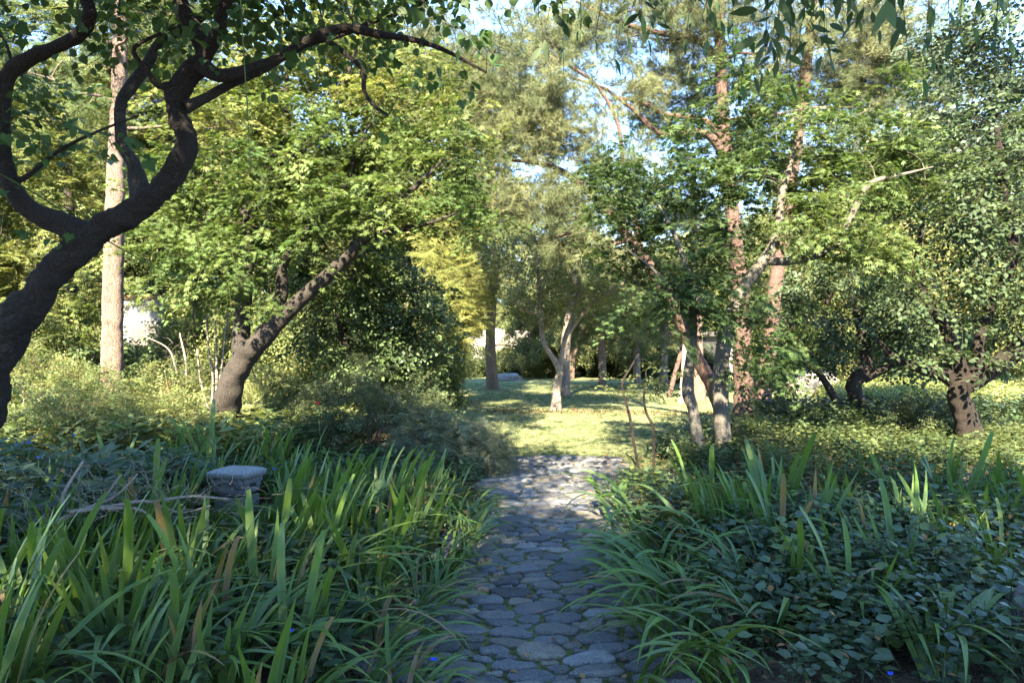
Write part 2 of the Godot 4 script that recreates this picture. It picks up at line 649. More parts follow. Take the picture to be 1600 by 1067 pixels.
func pine_limbs(root: Node3D, skel: Array, bark: Material, lo: float, hi: float, n: int, reach: float, turn := 0.0) -> void:
	# level, gently rising boughs round the stem between two heights
	var stem := skel.duplicate()
	for k in n:
		var y := lerpf(lo, hi, (k + rf(0.1, 0.9)) / n)
		var at: Vector3 = stem[0]
		for s in stem:
			if absf(s.y - y) < absf(at.y - y):
				at = s
		var a := turn + k * 2.4 + rf(-0.4, 0.4)
		var ln := reach * rf(0.6, 1.1) * (1.15 - 0.6 * float(k) / n)
		var out := Vector3(cos(a), 0, sin(a))
		var c := []
		for q in 5:
			var w := q / 4.0
			var p := at + out * ln * w + Vector3(0, ln * (0.16 * w - 0.12 * w * w + 0.1 * w * w * w), 0) + rv() * 0.07 * ln * w
			c.append(Vector4(p.x, p.y, p.z, lerpf(0.045, 0.008, w) * (0.6 + 0.15 * ln)))
		limb_part("branch", c, bark, root, skel, 0.25, 6, 0.1, 0.0)

func iris(root: Node3D, kind: String, blades: int, facing: float, spread: float, scale: float, mix: Array) -> void:
	var fans := maxi(2, blades / 5)
	var per := blades / fans
	for f in fans:
		var at := Vector3(rf(-0.11, 0.11), -0.01, rf(-0.11, 0.11))
		var turn := facing + rng.randfn() * spread
		for k in per:
			var w := (k + 0.5) / per * 2.0 - 1.0
			var lib: Array = proto[kind]
			if kind == "sword" and rng.randf() < 0.3:
				lib = proto.arch
			var o := MeshInstance3D.new()
			o.mesh = lib[rng.randi() % lib.size()]
			o.material_override = mix[rng.randi() % mix.size()] if rng.randf() > 0.05 else mats.dry_blade
			o.name = unique(root, "leaf")
			root.add_child(o)
			var s := scale * rf(0.75, 1.15) * (1.0 - 0.18 * absf(w))
			var b := Basis(Vector3.UP, turn + rng.randfn() * 0.35) * Basis(Vector3(0, 0, 1), -w * 0.32)
			o.transform = Transform3D(b.scaled(Vector3(s, s, s)), at + Basis(Vector3.UP, turn) * Vector3(w * 0.05, 0, 0))

const ORD := ["first", "second", "third", "fourth", "fifth", "sixth", "seventh", "eighth", "ninth", "tenth", "eleventh", "twelfth", "thirteenth", "fourteenth", "fifteenth", "sixteenth", "seventeenth", "eighteenth", "nineteenth", "twentieth"]

func _ready() -> void:
	rng.seed = 4711
	var cam := Camera3D.new()
	cam.name = "camera"
	cam.position = Vector3(0, 1.5, 0)
	cam.rotation_degrees = Vector3(0.33, 0, 0)
	cam.fov = 50.0
	cam.near = 0.05
	cam.far = 900.0
	add_child(cam)
	cam.current = true
	var sky := ProceduralSkyMaterial.new()
	sky.sky_top_color = Color(0.25, 0.36, 0.515)
	sky.sky_horizon_color = Color(0.56, 0.67, 0.78)
	sky.sky_curve = 0.11
	sky.ground_bottom_color = Color(0.16, 0.17, 0.12)
	sky.ground_horizon_color = Color(0.45, 0.5, 0.5)
	sky.sun_angle_max = 20.0
	sky.sun_curve = 0.1
	var env := Environment.new()
	env.background_mode = Environment.BG_SKY
	env.sky = Sky.new()
	env.sky.sky_material = sky
	env.background_energy_multiplier = 1.15
	env.tonemap_mode = Environment.TONE_MAPPER_LINEAR
	env.tonemap_exposure = 14.6
	env.sdfgi_enabled = true
	env.ssao_enabled = true
	env.ssil_enabled = true
	var we := WorldEnvironment.new()
	we.name = "world_environment"
	we.environment = env
	add_child(we)
	var sun := DirectionalLight3D.new()
	sun.name = "sun"
	sun.light_color = Color(1.0, 0.95, 0.85)
	sun.light_energy = 1.15
	sun.light_angular_distance = 0.5
	sun.shadow_enabled = true
	sun.basis = Basis.looking_at(Vector3(0.15, -0.62, -0.76))
	add_child(sun)

	nz.noise_type = FastNoiseLite.TYPE_SIMPLEX_SMOOTH
	nz.frequency = 1.0
	nz.fractal_octaves = 2
	nz.seed = 5
	nf.noise_type = FastNoiseLite.TYPE_SIMPLEX_SMOOTH
	nf.frequency = 1.0
	nf.fractal_octaves = 3
	nf.seed = 11
	make_materials()
	make_protos()
	build_setting()
	build_trees()
	build_beds()
	build_small()

func make_materials() -> void:
	surface("soil", [Color(0.02, 0.014, 0.009), Color(0.05, 0.034, 0.02), Color(0.085, 0.06, 0.035), Color(0.04, 0.03, 0.018)], 0.02, Vector3(1.3, 1.3, 1.3), 0.95, 3.0)
	surface("turf", [Color(0.09, 0.115, 0.04), Color(0.14, 0.165, 0.06), Color(0.20, 0.195, 0.09), Color(0.12, 0.15, 0.05)], 0.008, Vector3(0.35, 0.35, 0.35), 0.95, 1.5, 3, FastNoiseLite.TYPE_SIMPLEX_SMOOTH, 0.05)
	surface("bed", [Color(0.035, 0.03, 0.018), Color(0.065, 0.07, 0.022), Color(0.10, 0.115, 0.028), Color(0.055, 0.05, 0.028)], 0.02, Vector3(1.5, 1.5, 1.5), 0.95, 1.5, 4)
	surface("cobble", [Color(0.35, 0.34, 0.33), Color(0.7, 0.7, 0.7), Color(0.95, 0.94, 0.92), Color(0.6, 0.6, 0.62), Color(1.25, 1.2, 1.1)], 0.022, Vector3(3.6, 3.6, 3.6), 0.7, 2.2, 5)
	surface("granite", [Color(0.02, 0.02, 0.02), Color(0.09, 0.09, 0.085), Color(0.16, 0.16, 0.155), Color(0.32, 0.32, 0.31), Color(0.11, 0.115, 0.10)], 0.025, Vector3(5, 5, 5), 0.75, 0.5, 6)
	surface("boulder", [Color(0.24, 0.22, 0.19), Color(0.40, 0.37, 0.32), Color(0.5, 0.46, 0.4), Color(0.3, 0.28, 0.25)], 0.012, Vector3(0.8, 0.8, 0.8), 0.9, 3.0, 8)
	surface("bark_plum", [Color(0.008, 0.006, 0.005), Color(0.028, 0.021, 0.016), Color(0.075, 0.057, 0.042), Color(0.016, 0.012, 0.009), Color(0.16, 0.14, 0.11)], 0.028, Vector3(3.6, 2.4, 3.6), 0.95, 6.0, 9)
	surface("bark_maple", [Color(0.008, 0.0065, 0.005), Color(0.019, 0.015, 0.0115), Color(0.045, 0.037, 0.028), Color(0.014, 0.011, 0.009), Color(0.16, 0.14, 0.105)], 0.018, Vector3(2.2, 1.2, 2.2), 0.9, 0.9, 10)
	surface("bark_pine", [Color(0.06, 0.042, 0.034), Color(0.15, 0.105, 0.08), Color(0.24, 0.17, 0.13), Color(0.10, 0.07, 0.055)], 0.02, Vector3(3.0, 0.7, 3.0), 0.95, 3.0, 12)
	surface("bark_red", [Color(0.03, 0.02, 0.016), Color(0.075, 0.046, 0.037), Color(0.13, 0.078, 0.06), Color(0.055, 0.036, 0.03)], 0.02, Vector3(2.4, 0.8, 2.4), 0.9, 1.5, 13)
	surface("bark_pale", [Color(0.07, 0.055, 0.043), Color(0.16, 0.128, 0.10), Color(0.25, 0.205, 0.165), Color(0.12, 0.095, 0.076)], 0.02, Vector3(2.4, 0.8, 2.4), 0.9, 1.2, 14)
	surface("bark_grey", [Color(0.04, 0.034, 0.027), Color(0.085, 0.074, 0.058), Color(0.13, 0.115, 0.09), Color(0.06, 0.052, 0.041)], 0.02, Vector3(2.4, 1.0, 2.4), 0.9, 0.8, 19)
	surface("plaster", [Color(0.12, 0.12, 0.115), Color(0.165, 0.165, 0.16)], 0.01, Vector3(0.5, 0.5, 0.5), 0.85, 0.0, 15)
	surface("wood_grey", [Color(0.06, 0.052, 0.044), Color(0.14, 0.122, 0.104), Color(0.09, 0.078, 0.066)], 0.02, Vector3(4, 0.5, 4), 0.9, 0.6, 16)
	leaf_mat("leaf_soft", 0.55, 0.3, 0.9)
	leaf_mat("leaf_gloss", 0.42, 0.33, 0.5)
	leaf_mat("needle", 0.55, 0.35, 0.4)
	leaf_mat("blade_blue", 0.44, 0.33, 0.5, Color(0.085, 0.14, 0.045))
	leaf_mat("blade_green", 0.46, 0.33, 0.6, Color(0.085, 0.145, 0.03))
	leaf_mat("blade_lime", 0.4, 0.45, 0.7, Color(0.10, 0.15, 0.03))
	leaf_mat("cover_0", 0.34, 0.36, 0.4, Color(0.026, 0.048, 0.019))
	leaf_mat("cover_1", 0.36, 0.36, 0.4, Color(0.045, 0.075, 0.024))
	leaf_mat("cover_2", 0.42, 0.34, 0.5, Color(0.085, 0.12, 0.03))
	leaf_mat("dry_blade", 0.8, 0.2, 0.4, Color(0.20, 0.14, 0.075))
	leaf_mat("dry", 0.8, 0.2, 0.4)
	leaf_mat("petal_blue", 0.6, 0.3, 0.4, Color(0.03, 0.06, 0.5))
	leaf_mat("petal_red", 0.6, 0.3, 0.4, Color(0.55, 0.02, 0.05))

func clip(poly: PackedVector2Array, n: Vector2, d: float) -> PackedVector2Array:
	var out := PackedVector2Array()
	for k in poly.size():
		var a := poly[k]
		var b := poly[(k + 1) % poly.size()]
		var da := a.dot(n) - d
		var db := b.dot(n) - d
		if da <= 0:
			out.append(a)
		if (da < 0 and db > 0) or (da > 0 and db < 0):
			out.append(a.lerp(b, da / (da - db)))
	return out

func build_setting() -> void:
	# ground
	var g := Geo.new()
	for q in [Vector3(-300, 0, 300), Vector3(-300, 0, -300), Vector3(300, 0, -300), Vector3(300, 0, 300)]:
		g.add(q, Color.WHITE)
	g.quad(0, 1, 2, 3)
	tag(part("ground", g.mesh(), mats.soil, self), "dark soil under the beds and trees", "ground", "", "structure")
	# lawn
	g = Geo.new()
	var rows := 70
	var cols := 26
	for r in rows + 1:
		var d := 7.0 + 33.0 * pow(float(r) / rows, 1.5)
		for c in cols + 1:
			var w := float(c) / cols
			var x := lerpf(lawn_left(d), lawn_right(d), w)
			if c == 0 or c == cols:
				x += 0.12 * nz.get_noise_2d(d * 2.0, c)
			# a worn trail that bends away to the left
			var trail := absf(x - ramp(d, [Vector2(9.5, 0.55), Vector2(12, -0.1), Vector2(16, -1.4), Vector2(24, -3.0)]))
			var worn := clampf(1.1 - trail / 0.8 + 0.6 * nz.get_noise_2d(x * 1.5, d * 0.7), 0, 1) * clampf((26.0 - d) / 6.0, 0, 1)
			g.add(Vector3(x, 0.006, -d), Color.WHITE.lerp(Color(1.45, 1.1, 1.25), worn * 0.75))
	for r in rows:
		for c in cols:
			var a := r * (cols + 1) + c
			g.quad(a, a + cols + 1, a + cols + 2, a + 1)
	tag(part("lawn", g.mesh(), mats.turf, self), "short sunlit lawn beyond the end of the cobbled path", "lawn", "", "structure")
	var xs := []
	var cs := []
	for k in 30000:
		var d := 7.2 + 22.0 * pow(rng.randf(), 1.35)
		var x := lerpf(lawn_left(d), lawn_right(d), rng.randf())
		if absf(x) > d * 0.75 or (d < 9.3 and x < path_mid(d) + 0.66):
			continue
		var s := rf(0.6, 1.25) * (0.8 + 0.02 * d)
		xs.append(Transform3D(Basis(Vector3.UP, rf(0, TAU)).scaled(Vector3(s, s * 0.85, s)), Vector3(x, 0.0, -d)))
		cs.append(tint_at(Vector3(x, 0, -d), Color(0.075, 0.115, 0.035), Color(0.17, 0.18, 0.075), 0.2))
	tag(copies("grass", proto.grass[0], mats.leaf_soft, xs, cs, self), "short mown grass blades on the lawn", "grass")

	# path with its cobbles
	g = Geo.new()
	var n := 40
	for r in n + 1:
		var d := 2.0 + 7.75 * r / n
		var w := 0.54 + 0.015 * d + 0.06 * nz.get_noise_1d(d * 2.2)
		for c in 5:
			g.add(Vector3(path_mid(d) + w * (c / 2.0 - 1.0), 0.022, -d), Color.WHITE)
	for r in n:
		for c in 4:
			var a := r * 5 + c
			g.quad(a, a + 5, a + 6, a + 1)
	var path := Node3D.new()
	path.name = "path"
	add_child(path)
	tag(path, "path of rounded grey cobbles with moss in the joints", "path", "", "structure")
	part("earth_bed", g.mesh(), mats.bed, path)
	var seeds := []
	for k in 12000:
		var d := rf(2.2, 9.75)
		var x := path_mid(d) + rf(-1, 1) * (0.52 + 0.015 * d) * (1.0 - 0.05 * sin(d * 3.1))
		if d > 9.0 + 0.6 * nf.get_noise_2d(x * 2.0, 3.0) and rng.randf() < (d - 8.9) * 1.3:
			continue
		var big := 0.07 if k < 300 else 0.052 if k < 4000 else 0.032
		var r := big * rf(0.8, 1.25)
		var ok := true
		for s in seeds:
			var dx: float = (s[0].x - x) * 0.6
			var dd: float = s[0].y - d
			var need: float = (s[1] + r) * 0.86
			if dx * dx + dd * dd < need * need:
				ok = false
				break
		if ok:
			seeds.append([Vector2(x, d), r])
	seeds.sort_custom(func(a, b): return a[0].y < b[0].y)
	var rest := Geo.new()
	var joints := []
	var placed := 0
	for s in seeds:
		var o: Vector2 = s[0]
		var poly := PackedVector2Array([Vector2(-0.13, -0.14), Vector2(0.13, -0.14), Vector2(0.13, 0.14), Vector2(-0.13, 0.14)])
		for t in seeds:
			if t == s:
				continue
			var e: Vector2 = (t[0] - o) * Vector2(0.6, 1.0)
			if absf(e.x) > 0.4 or absf(e.y) > 0.4:
				continue
			var ln := e.length()
			poly = clip(poly, e / ln, ln * s[1] / (s[1] + t[1]) - 0.0075)
			if poly.size() < 3:
				break
		if poly.size() < 3:
			continue
		for q in poly:
			joints.append(o + q * Vector2(1.0 / 0.6, 1.0) * 1.08)
		for q in poly.size():
			poly[q] = poly[q] * Vector2(1.0 / 0.6, 1.0)
		# round the corners, then take the outline at twelve bearings
		for it in 2:
			var rp := PackedVector2Array()
			for q in poly.size():
				var a := poly[q]
				var b := poly[(q + 1) % poly.size()]
				rp.append(a.lerp(b, 0.24))
				rp.append(a.lerp(b, 0.76))
			poly = rp
		var mid := Vector2.ZERO
		for q in poly:
			mid += q / poly.size()
		var ring := []
		var m := 13
		for q in m:
			var rq: Vector2 = poly[int(float(q) / m * poly.size())] - mid
			ring.append(rq * (1.0 + 0.16 * nf.get_noise_2d((o.x + rq.x) * 14.0, (o.y + rq.y) * 14.0)))
		var st := rest if placed >= 300 else Geo.new()
		var f := st.v.size()
		var h: float = 0.022 + s[1] * rf(0.08, 0.28)
		var tiltx := rf(-0.1, 0.1)
		var tiltz := rf(-0.1, 0.1)
		var tone := rng.randf()
		var col := Color(0.175, 0.175, 0.172).lerp(Color(0.25, 0.22, 0.17), clampf((tone - 0.6) * 2.5, 0, 1)) * exp(rng.randfn() * 0.25)
		var off := Vector3(o.x + mid.x, 0, -(o.y + mid.y)) if placed >= 300 else Vector3.ZERO
		for lev in [[1.0, 0.0], [0.99, 0.6], [0.91, 0.9], [0.6, 1.0]]:
			for q in m:
				var p: Vector2 = ring[q] * lev[0]
				var bump := 1.0 + 0.5 * nf.get_noise_2d((o.x + p.x) * 22.0, (o.y + p.y) * 22.0)
				var y: float = 0.0 if lev[1] == 0.0 else maxf(0.004, h * lev[1] * bump + p.x * tiltx + p.y * tiltz)
				st.add(off + Vector3(p.x, y, -p.y), col * (0.8 if lev[1] < 0.4 else 1.0))
		var top := st.add(off + Vector3(0, h, 0), col)
		for l in 3:
			for q in m:
				var q2 := (q + 1) % m
				st.quad(f + l * m + q2, f + l * m + q, f + (l + 1) * m + q, f + (l + 1) * m + q2)
		for q in m:
			st.tri(f + 3 * m + (q + 1) % m, f + 3 * m + q, top)
		if placed < 300:
			var c := part("cobble", st.mesh(), mats.cobble, path)
			c.position = Vector3(o.x + mid.x, 0.012, -(o.y + mid.y))
		placed += 1
	if rest.v.size():
		var c := part("cobble", rest.mesh(), mats.cobble, path)
		c.position = Vector3(0, 0.012, 0)
		c.set_meta("kind", "stuff")
	print("cobbles ", placed)
	xs = []
	cs = []
	for j in joints:
		if rng.randf() < 0.85 and nz.get_noise_2d(j.x * 1.6, j.y * 1.6) > -0.3:
			var s := rf(0.4, 1.0)
			xs.append(Transform3D(Basis(Vector3.UP, rf(0, TAU)).scaled(Vector3(s, s * 0.6, s)), Vector3(j.x, 0.018, -j.y)))
			cs.append(tint_at(Vector3(j.x, 0, j.y), Color(0.08, 0.11, 0.02), Color(0.16, 0.18, 0.04)))
	copies("moss", proto.grass[0], mats.leaf_soft, xs, cs, path)
	# fallen leaves along the edges
	var lg := Geo.new()
	leaf(lg, "ovate", Vector3.ZERO, Vector3(0, 0, 1), Vector3.UP, 0.05, Color.WHITE)
	xs = []
	cs = []
	for k in 900:
		var d := rf(2.8, 9.8)
		var sd := 1.0 if rng.randf() < 0.6 else -1.0
		var x := path_mid(d) + sd * (0.52 + absf(rng.randfn()) * 0.45)
		if rng.randf() < 0.12:
			x = path_mid(d) + rf(-0.7, 0.7)
		var s := rf(0.5, 1.3)
		xs.append(Transform3D(Basis(Vector3.UP, rf(0, TAU)) * Basis(Vector3.RIGHT, rf(-0.4, 0.4)).scaled(Vector3(s, s, s)), Vector3(x, rf(0.035, 0.06), -d)))
		cs.append(Color(0.11, 0.055, 0.025).lerp(Color(0.26, 0.15, 0.07), rng.randf()))
	for k in 700:
		var d := rf(3.0, 7.5)
		var x := path_mid(d) + rf(0.8, 4.5)
		var s := rf(0.6, 1.2)
		xs.append(Transform3D(Basis(Vector3.UP, rf(0, TAU)) * Basis(Vector3.RIGHT, rf(-0.9, 0.9)).scaled(Vector3(s, s, s)), Vector3(x, rf(0.04, 0.3), -d)))
		cs.append(Color(0.11, 0.055, 0.025).lerp(Color(0.28, 0.15, 0.06), rng.randf()))
	for k in 1500:
		var w := rng.randf()
		var p := Vector3(lerpf(-0.6, 5.2, w) + rng.randfn() * 0.35, rf(0.02, 0.05), -(16.6 - 0.9 * w + rng.randfn() * 0.4))
		var s := rf(0.6, 1.3)
		xs.append(Transform3D(Basis(Vector3.UP, rf(0, TAU)) * Basis(Vector3.RIGHT, rf(-0.9, 0.9)).scaled(Vector3(s, s, s)), p))
		cs.append(Color(0.05, 0.03, 0.02).lerp(Color(0.14, 0.08, 0.04), rng.randf()))
	tag(copies("fallen_leaves", lg.mesh(), mats.dry, xs, cs, self), "brown fallen leaves along the path, over the right bed and under the lawn tree", "leaves")

func build_trees() -> void:
	var root: Node3D
	var sk: Array
	var cl: Array
	# ---- dark contorted plum in the left foreground
	root = tree("plum_tree", "dark contorted plum tree leaning in from the left over the iris bed", "tree", Vector3(-4.45, 0, -5.0))
	sk = []
	limb_part("trunk", limb([-215, 890, 42, -120, 780, 35, -35, 650, 29, -8, 570, 27, 35, 490, 25, 92, 415, 23, 150, 362, 21, 205, 335, 19, 248, 295, 18, 283, 245, 17, 290, 215, 16, 276, 180, 14, 274, 145, 16, 300, 108, 15, 318, 88, 13, 305, 50, 14, 285, 15, 13, 270, -40, 12, 230, -130, 9], 5.0, 4.7), mats.bark_plum, root, sk, 0.014, 44, 0.3, 0.2)
	limb_part("branch", limb([140, 372, 26, 100, 352, 20, 55, 333, 16, 22, 300, 13, 4, 245, 12, 0, 190, 12, 8, 120, 13, 45, 90, 11, 95, 68, 10, 125, 50, 10, 138, 20, 10, 128, -30, 8, 150, -120, 6], 4.95, 4.5), mats.bark_plum, root, sk, 0.03, 16, 0.15, 0.13)
	limb_part("branch", limb([222, 318, 18, 208, 258, 11, 190, 225, 9, 186, 165, 9, 203, 135, 9, 228, 100, 9, 248, 65, 8, 285, 42, 7, 330, 10, 6, 370, -60, 4], 4.9, 5.4), mats.bark_maple, root, sk, 0.04, 10, 0.15, 0.08)
	limb_part("branch", limb([312, 98, 14, 340, 117, 11, 385, 108, 9, 430, 92, 8, 470, 68, 8, 505, 50, 8, 545, 43, 7, 590, 52, 6, 650, 62, 4.5, 700, 80, 3, 760, 112, 2], 4.7, 4.6), mats.bark_plum, root, sk, 0.04, 10, 0.15, 0.1)
	limb_part("branch", limb([288, 168, 11, 320, 152, 8, 360, 130, 7, 410, 108, 6, 470, 72, 5, 540, 50, 4.5, 600, 25, 4, 655, 5, 3, 720, -60, 2], 4.75, 5.2), mats.bark_plum, root, sk, 0.05, 8, 0.1, 0.08)
	limb_part("branch", limb([498, 54, 5, 525, 72, 4.5, 550, 92, 4, 567, 110, 4, 568, 140, 3.5, 582, 162, 3, 606, 180, 2.5], 4.62, 4.6), mats.bark_plum, root, sk, 0.05, 8, 0.1, 0.08)
	limb_part("branch", limb([262, 132, 7, 245, 133, 5, 232, 115, 4.5, 214, 92, 4, 208, 72, 3.5, 255, 48, 2.5, 275, 40, 1.5], 4.75, 4.6), mats.bark_plum, root, sk, 0.04, 7, 0.1, 0.1)
	limb_part("branch", limb([318, 88, 12, 340, 45, 10, 350, 5, 9, 400, -60, 7, 470, -160, 4], 4.7, 4.2), mats.bark_plum, root, sk, 0.05, 10, 0.15, 0.1)
	limb_part("branch", limb([4, 290, 7, 40, 275, 4, 90, 235, 3, 150, 205, 2.2, 215, 180, 1.5], 4.9, 4.5), mats.bark_plum, root, sk, 0.06, 6, 0.1, 0.05)
	# leaves that hang into view, each on its own
	var g := Geo.new()
	cl = [[60, 215, 4.6, 90, 60, 0.3, 1.0], [190, 215, 4.5, 70, 45, 0.3], [180, 35, 4.4, 120, 45, 0.3], [400, 40, 4.5, 110, 45, 0.4], [600, 30, 4.6, 150, 60, 0.4, 1.1], [720, 90, 4.6, 60, 60, 0.3, 1.3], [30, 330, 4.7, 60, 60, 0.2, 0.6], [610, 130, 4.6, 60, 60, 0.2, 0.6], [30, 60, 4.5, 60, 60, 0.3]]
	var ends := grow(g, sk, scatter(cl, 34, 0.6), 0.7)
	part("twig", g.mesh(), mats.bark_plum, root).set_meta("kind", "stuff")
	var kinds := []
	for k in 4:
		var lg := Geo.new()
		leaf(lg, ["round", "round", "lobed", "ovate"][k], Vector3.ZERO, Vector3(0, 0, 1), Vector3.UP, [0.064, 0.056, 0.074, 0.068][k], Color(0.055, 0.10, 0.035) * rf(0.85, 1.2))
		kinds.append(lg.mesh())
	var made := 0
	var spare := []
	for e in ends:
		for q in 4:
			var p: Vector3 = e[0] + rv() * 0.05
			var dir: Vector3 = e[1] * 0.6 + rv() * 0.5 + Vector3(0, -0.5, 0)
			var s := rf(0.7, 1.2)
			var b := aim(dir, (Vector3.UP + rv() * 0.5).normalized()).scaled(Vector3(s, s, s))
			if made < 290:
				var o := part("leaf", kinds[rng.randi() % 4], mats.leaf_soft, root)
				o.transform = Transform3D(b, p - root.position)
				made += 1
			else:
				spare.append([p, dir])
	print("plum leaves ", made, " + ", spare.size())
	# the rest of its crown, mostly above the picture
	cl = [[100, -150, 4.6, 260, 130, 1.6], [420, -170, 4.4, 220, 120, 1.6], [-200, 60, 4.8, 160, 200, 1.2], [650, -150, 4.8, 150, 80, 0.8, 0.7]]
	leafy(root, sk, cl, 14, proto.rounded, mats.leaf_soft, 4, 0.16, 0.9, 1.3, Color(0.045, 0.09, 0.025), Color(0.07, 0.12, 0.03), mats.bark_plum, 0.5)

	# ---- leaning green maple behind the left bed
	root = tree("maple_tree", "green maple with a forked pale trunk leaning over the left bed", "tree", foot(345, 11.0))
	sk = []
	limb_part("trunk", limb([335, 705, 27, 350, 640, 22, 366, 590, 19, 384, 555, 18, 400, 540, 15, 440, 498, 12.5, 480, 458, 11.5, 540, 405, 10, 570, 372, 9, 600, 342, 7.5, 640, 300, 5, 690, 250, 2.5, 720, 200, 1], 11.0, 10.0), mats.bark_maple, root, sk, 0.06, 14, 0.2, 0.08)
	limb_part("branch", limb([378, 560, 16, 376, 520, 13, 380, 470, 12, 384, 400, 11, 388, 340, 10, 400, 305, 9, 428, 262, 8, 448, 210, 6, 445, 150, 4, 452, 80, 2, 456, 30, 1], 11.0, 11.2), mats.bark_maple, root, sk, 0.07, 10, 0.15, 0.06)
	limb_part("branch", limb([405, 535, 13, 425, 490, 11, 440, 460, 10, 440, 420, 8, 455, 385, 8, 495, 345, 7, 522, 312, 5.5, 545, 280, 4, 560, 230, 2.5, 600, 150, 1], 10.9, 10.6), mats.bark_maple, root, sk, 0.07, 10, 0.15, 0.06)
	limb_part("branch", limb([388, 345, 8, 375, 310, 6, 372, 270, 5, 360, 200, 4, 330, 130, 3], 11.0, 11.4), mats.bark_maple, root, sk, 0.08, 8, 0.1, 0.05)
	limb_part("branch", limb([398, 310, 7, 430, 280, 6, 470, 235, 5.5, 500, 200, 5, 540, 120, 3.5, 560, 60, 2], 11.1, 10.9), mats.bark_maple, root, sk, 0.08, 8, 0.1, 0.05)
	limb_part("branch", limb([575, 368, 7, 620, 360, 5.5, 665, 350, 3.5, 720, 330, 1.5, 745, 318, 0.8], 10.3, 9.8), mats.bark_maple, root, sk, 0.08, 8, 0.1, 0.05)
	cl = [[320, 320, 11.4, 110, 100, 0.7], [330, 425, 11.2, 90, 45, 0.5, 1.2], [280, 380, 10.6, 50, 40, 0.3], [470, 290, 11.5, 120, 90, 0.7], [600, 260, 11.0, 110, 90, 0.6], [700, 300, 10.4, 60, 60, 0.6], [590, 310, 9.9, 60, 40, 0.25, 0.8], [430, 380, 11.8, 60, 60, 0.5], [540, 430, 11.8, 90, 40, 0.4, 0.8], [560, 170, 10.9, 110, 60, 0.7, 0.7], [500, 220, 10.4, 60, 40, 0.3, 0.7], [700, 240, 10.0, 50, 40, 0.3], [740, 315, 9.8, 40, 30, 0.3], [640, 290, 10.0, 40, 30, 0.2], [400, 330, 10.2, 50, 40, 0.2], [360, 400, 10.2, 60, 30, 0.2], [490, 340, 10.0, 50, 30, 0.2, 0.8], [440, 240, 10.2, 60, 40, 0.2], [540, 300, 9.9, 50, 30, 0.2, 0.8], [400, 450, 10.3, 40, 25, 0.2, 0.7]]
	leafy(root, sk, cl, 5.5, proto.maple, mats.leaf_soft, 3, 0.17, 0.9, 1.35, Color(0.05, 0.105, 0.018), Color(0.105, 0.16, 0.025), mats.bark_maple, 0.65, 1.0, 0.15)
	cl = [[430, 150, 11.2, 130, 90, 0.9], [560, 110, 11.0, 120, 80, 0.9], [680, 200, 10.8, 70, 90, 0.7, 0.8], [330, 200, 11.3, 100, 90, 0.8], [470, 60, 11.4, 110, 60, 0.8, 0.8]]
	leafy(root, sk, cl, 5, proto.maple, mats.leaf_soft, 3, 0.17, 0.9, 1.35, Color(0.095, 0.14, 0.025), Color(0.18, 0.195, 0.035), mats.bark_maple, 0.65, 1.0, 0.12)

	# ---- straight trunk behind the plum
	root = tree("conifer", "tall conifer with a straight pinkish brown trunk behind the plum tree", "tree", foot(174, 14.0))
	sk = []
	limb_part("trunk", limb([174, 680, 19, 174, 600, 17, 175, 520, 15.5, 176, 430, 15, 178, 330, 14, 182, 200, 12, 186, 60, 11, 190, -120, 9, 195, -300, 6], 14, 14), mats.bark_pine, root, sk, 0.1, 14, 0.08, 0.1)
	pine_limbs(root, sk, mats.bark_pine, 5.6, 10.5, 12, 2.2)
	cl = [[150, 110, 14, 80, 80, 1.2, 0.7], [230, -40, 14, 150, 110, 1.6, 0.7], [90, -120, 14, 150, 110, 1.6, 0.7], [230, 30, 14.6, 60, 60, 1]]
	leafy(root, sk, cl, 5, proto.cedar, mats.needle, 4, 0.2, 0.9, 1.3, Color(0.07, 0.12, 0.03), Color(0.13, 0.17, 0.04), mats.bark_pine, 0.3)

	# ---- sunlit broadleaf trees at the far left
	for e in [[60, 15.5, [[60, 430, 15.5, 120, 110, 1.2], [70, 250, 15.5, 130, 110, 1.3], [-60, 330, 15, 90, 160, 1.2]], "yellow green leafy tree at the left edge behind the plum trunk", Color(0.075, 0.12, 0.025), Color(0.15, 0.17, 0.035), "maple_far"],
			[120, 18.0, [[90, 90, 18, 150, 120, 1.6], [240, 170, 18, 90, 100, 1.2], [200, 20, 18, 120, 80, 1.4]], "tall light green maple high behind the straight conifer trunk", Color(0.075, 0.12, 0.025), Color(0.15, 0.165, 0.035), "maple_far"],
			[310, 19.0, [[300, 240, 19, 90, 110, 1.5], [290, 90, 19, 90, 90, 1.4], [330, 370, 19, 80, 70, 1.0, 0.7]], "sunlit leafy tree showing yellow between the maple's left boughs", Color(0.085, 0.125, 0.025), Color(0.18, 0.17, 0.035), "maple_far"],
			[640, 20.0, [[630, 170, 20, 80, 110, 1.4], [560, 60, 20, 80, 70, 1.3, 0.6], [680, 330, 20, 70, 70, 1.2], [560, 330, 20, 90, 90, 1.2]], "yellowing tree behind the right side of the leaning maple", Color(0.085, 0.12, 0.03), Color(0.17, 0.165, 0.04), "clump"]]:
		root = tree("leafy_tree", e[3], "tree", foot(e[0], e[1]), "leafy trees behind the left bed")
		sk = []
		var b := foot(e[0], e[1])
		var top := seat(e[2][0][0], e[2][0][1] - 60, e[1])
		limb_part("trunk", [Vector4(b.x, -0.05, b.z, 0.15), Vector4(lerpf(b.x, top.x, 0.3), top.y * 0.35, b.z, 0.12), Vector4(lerpf(b.x, top.x, 0.6), top.y * 0.7, b.z, 0.08), Vector4(top.x, top.y, top.z, 0.03)], mats.bark_maple, root, sk, 0.15, 8, 0.15, 0.05)
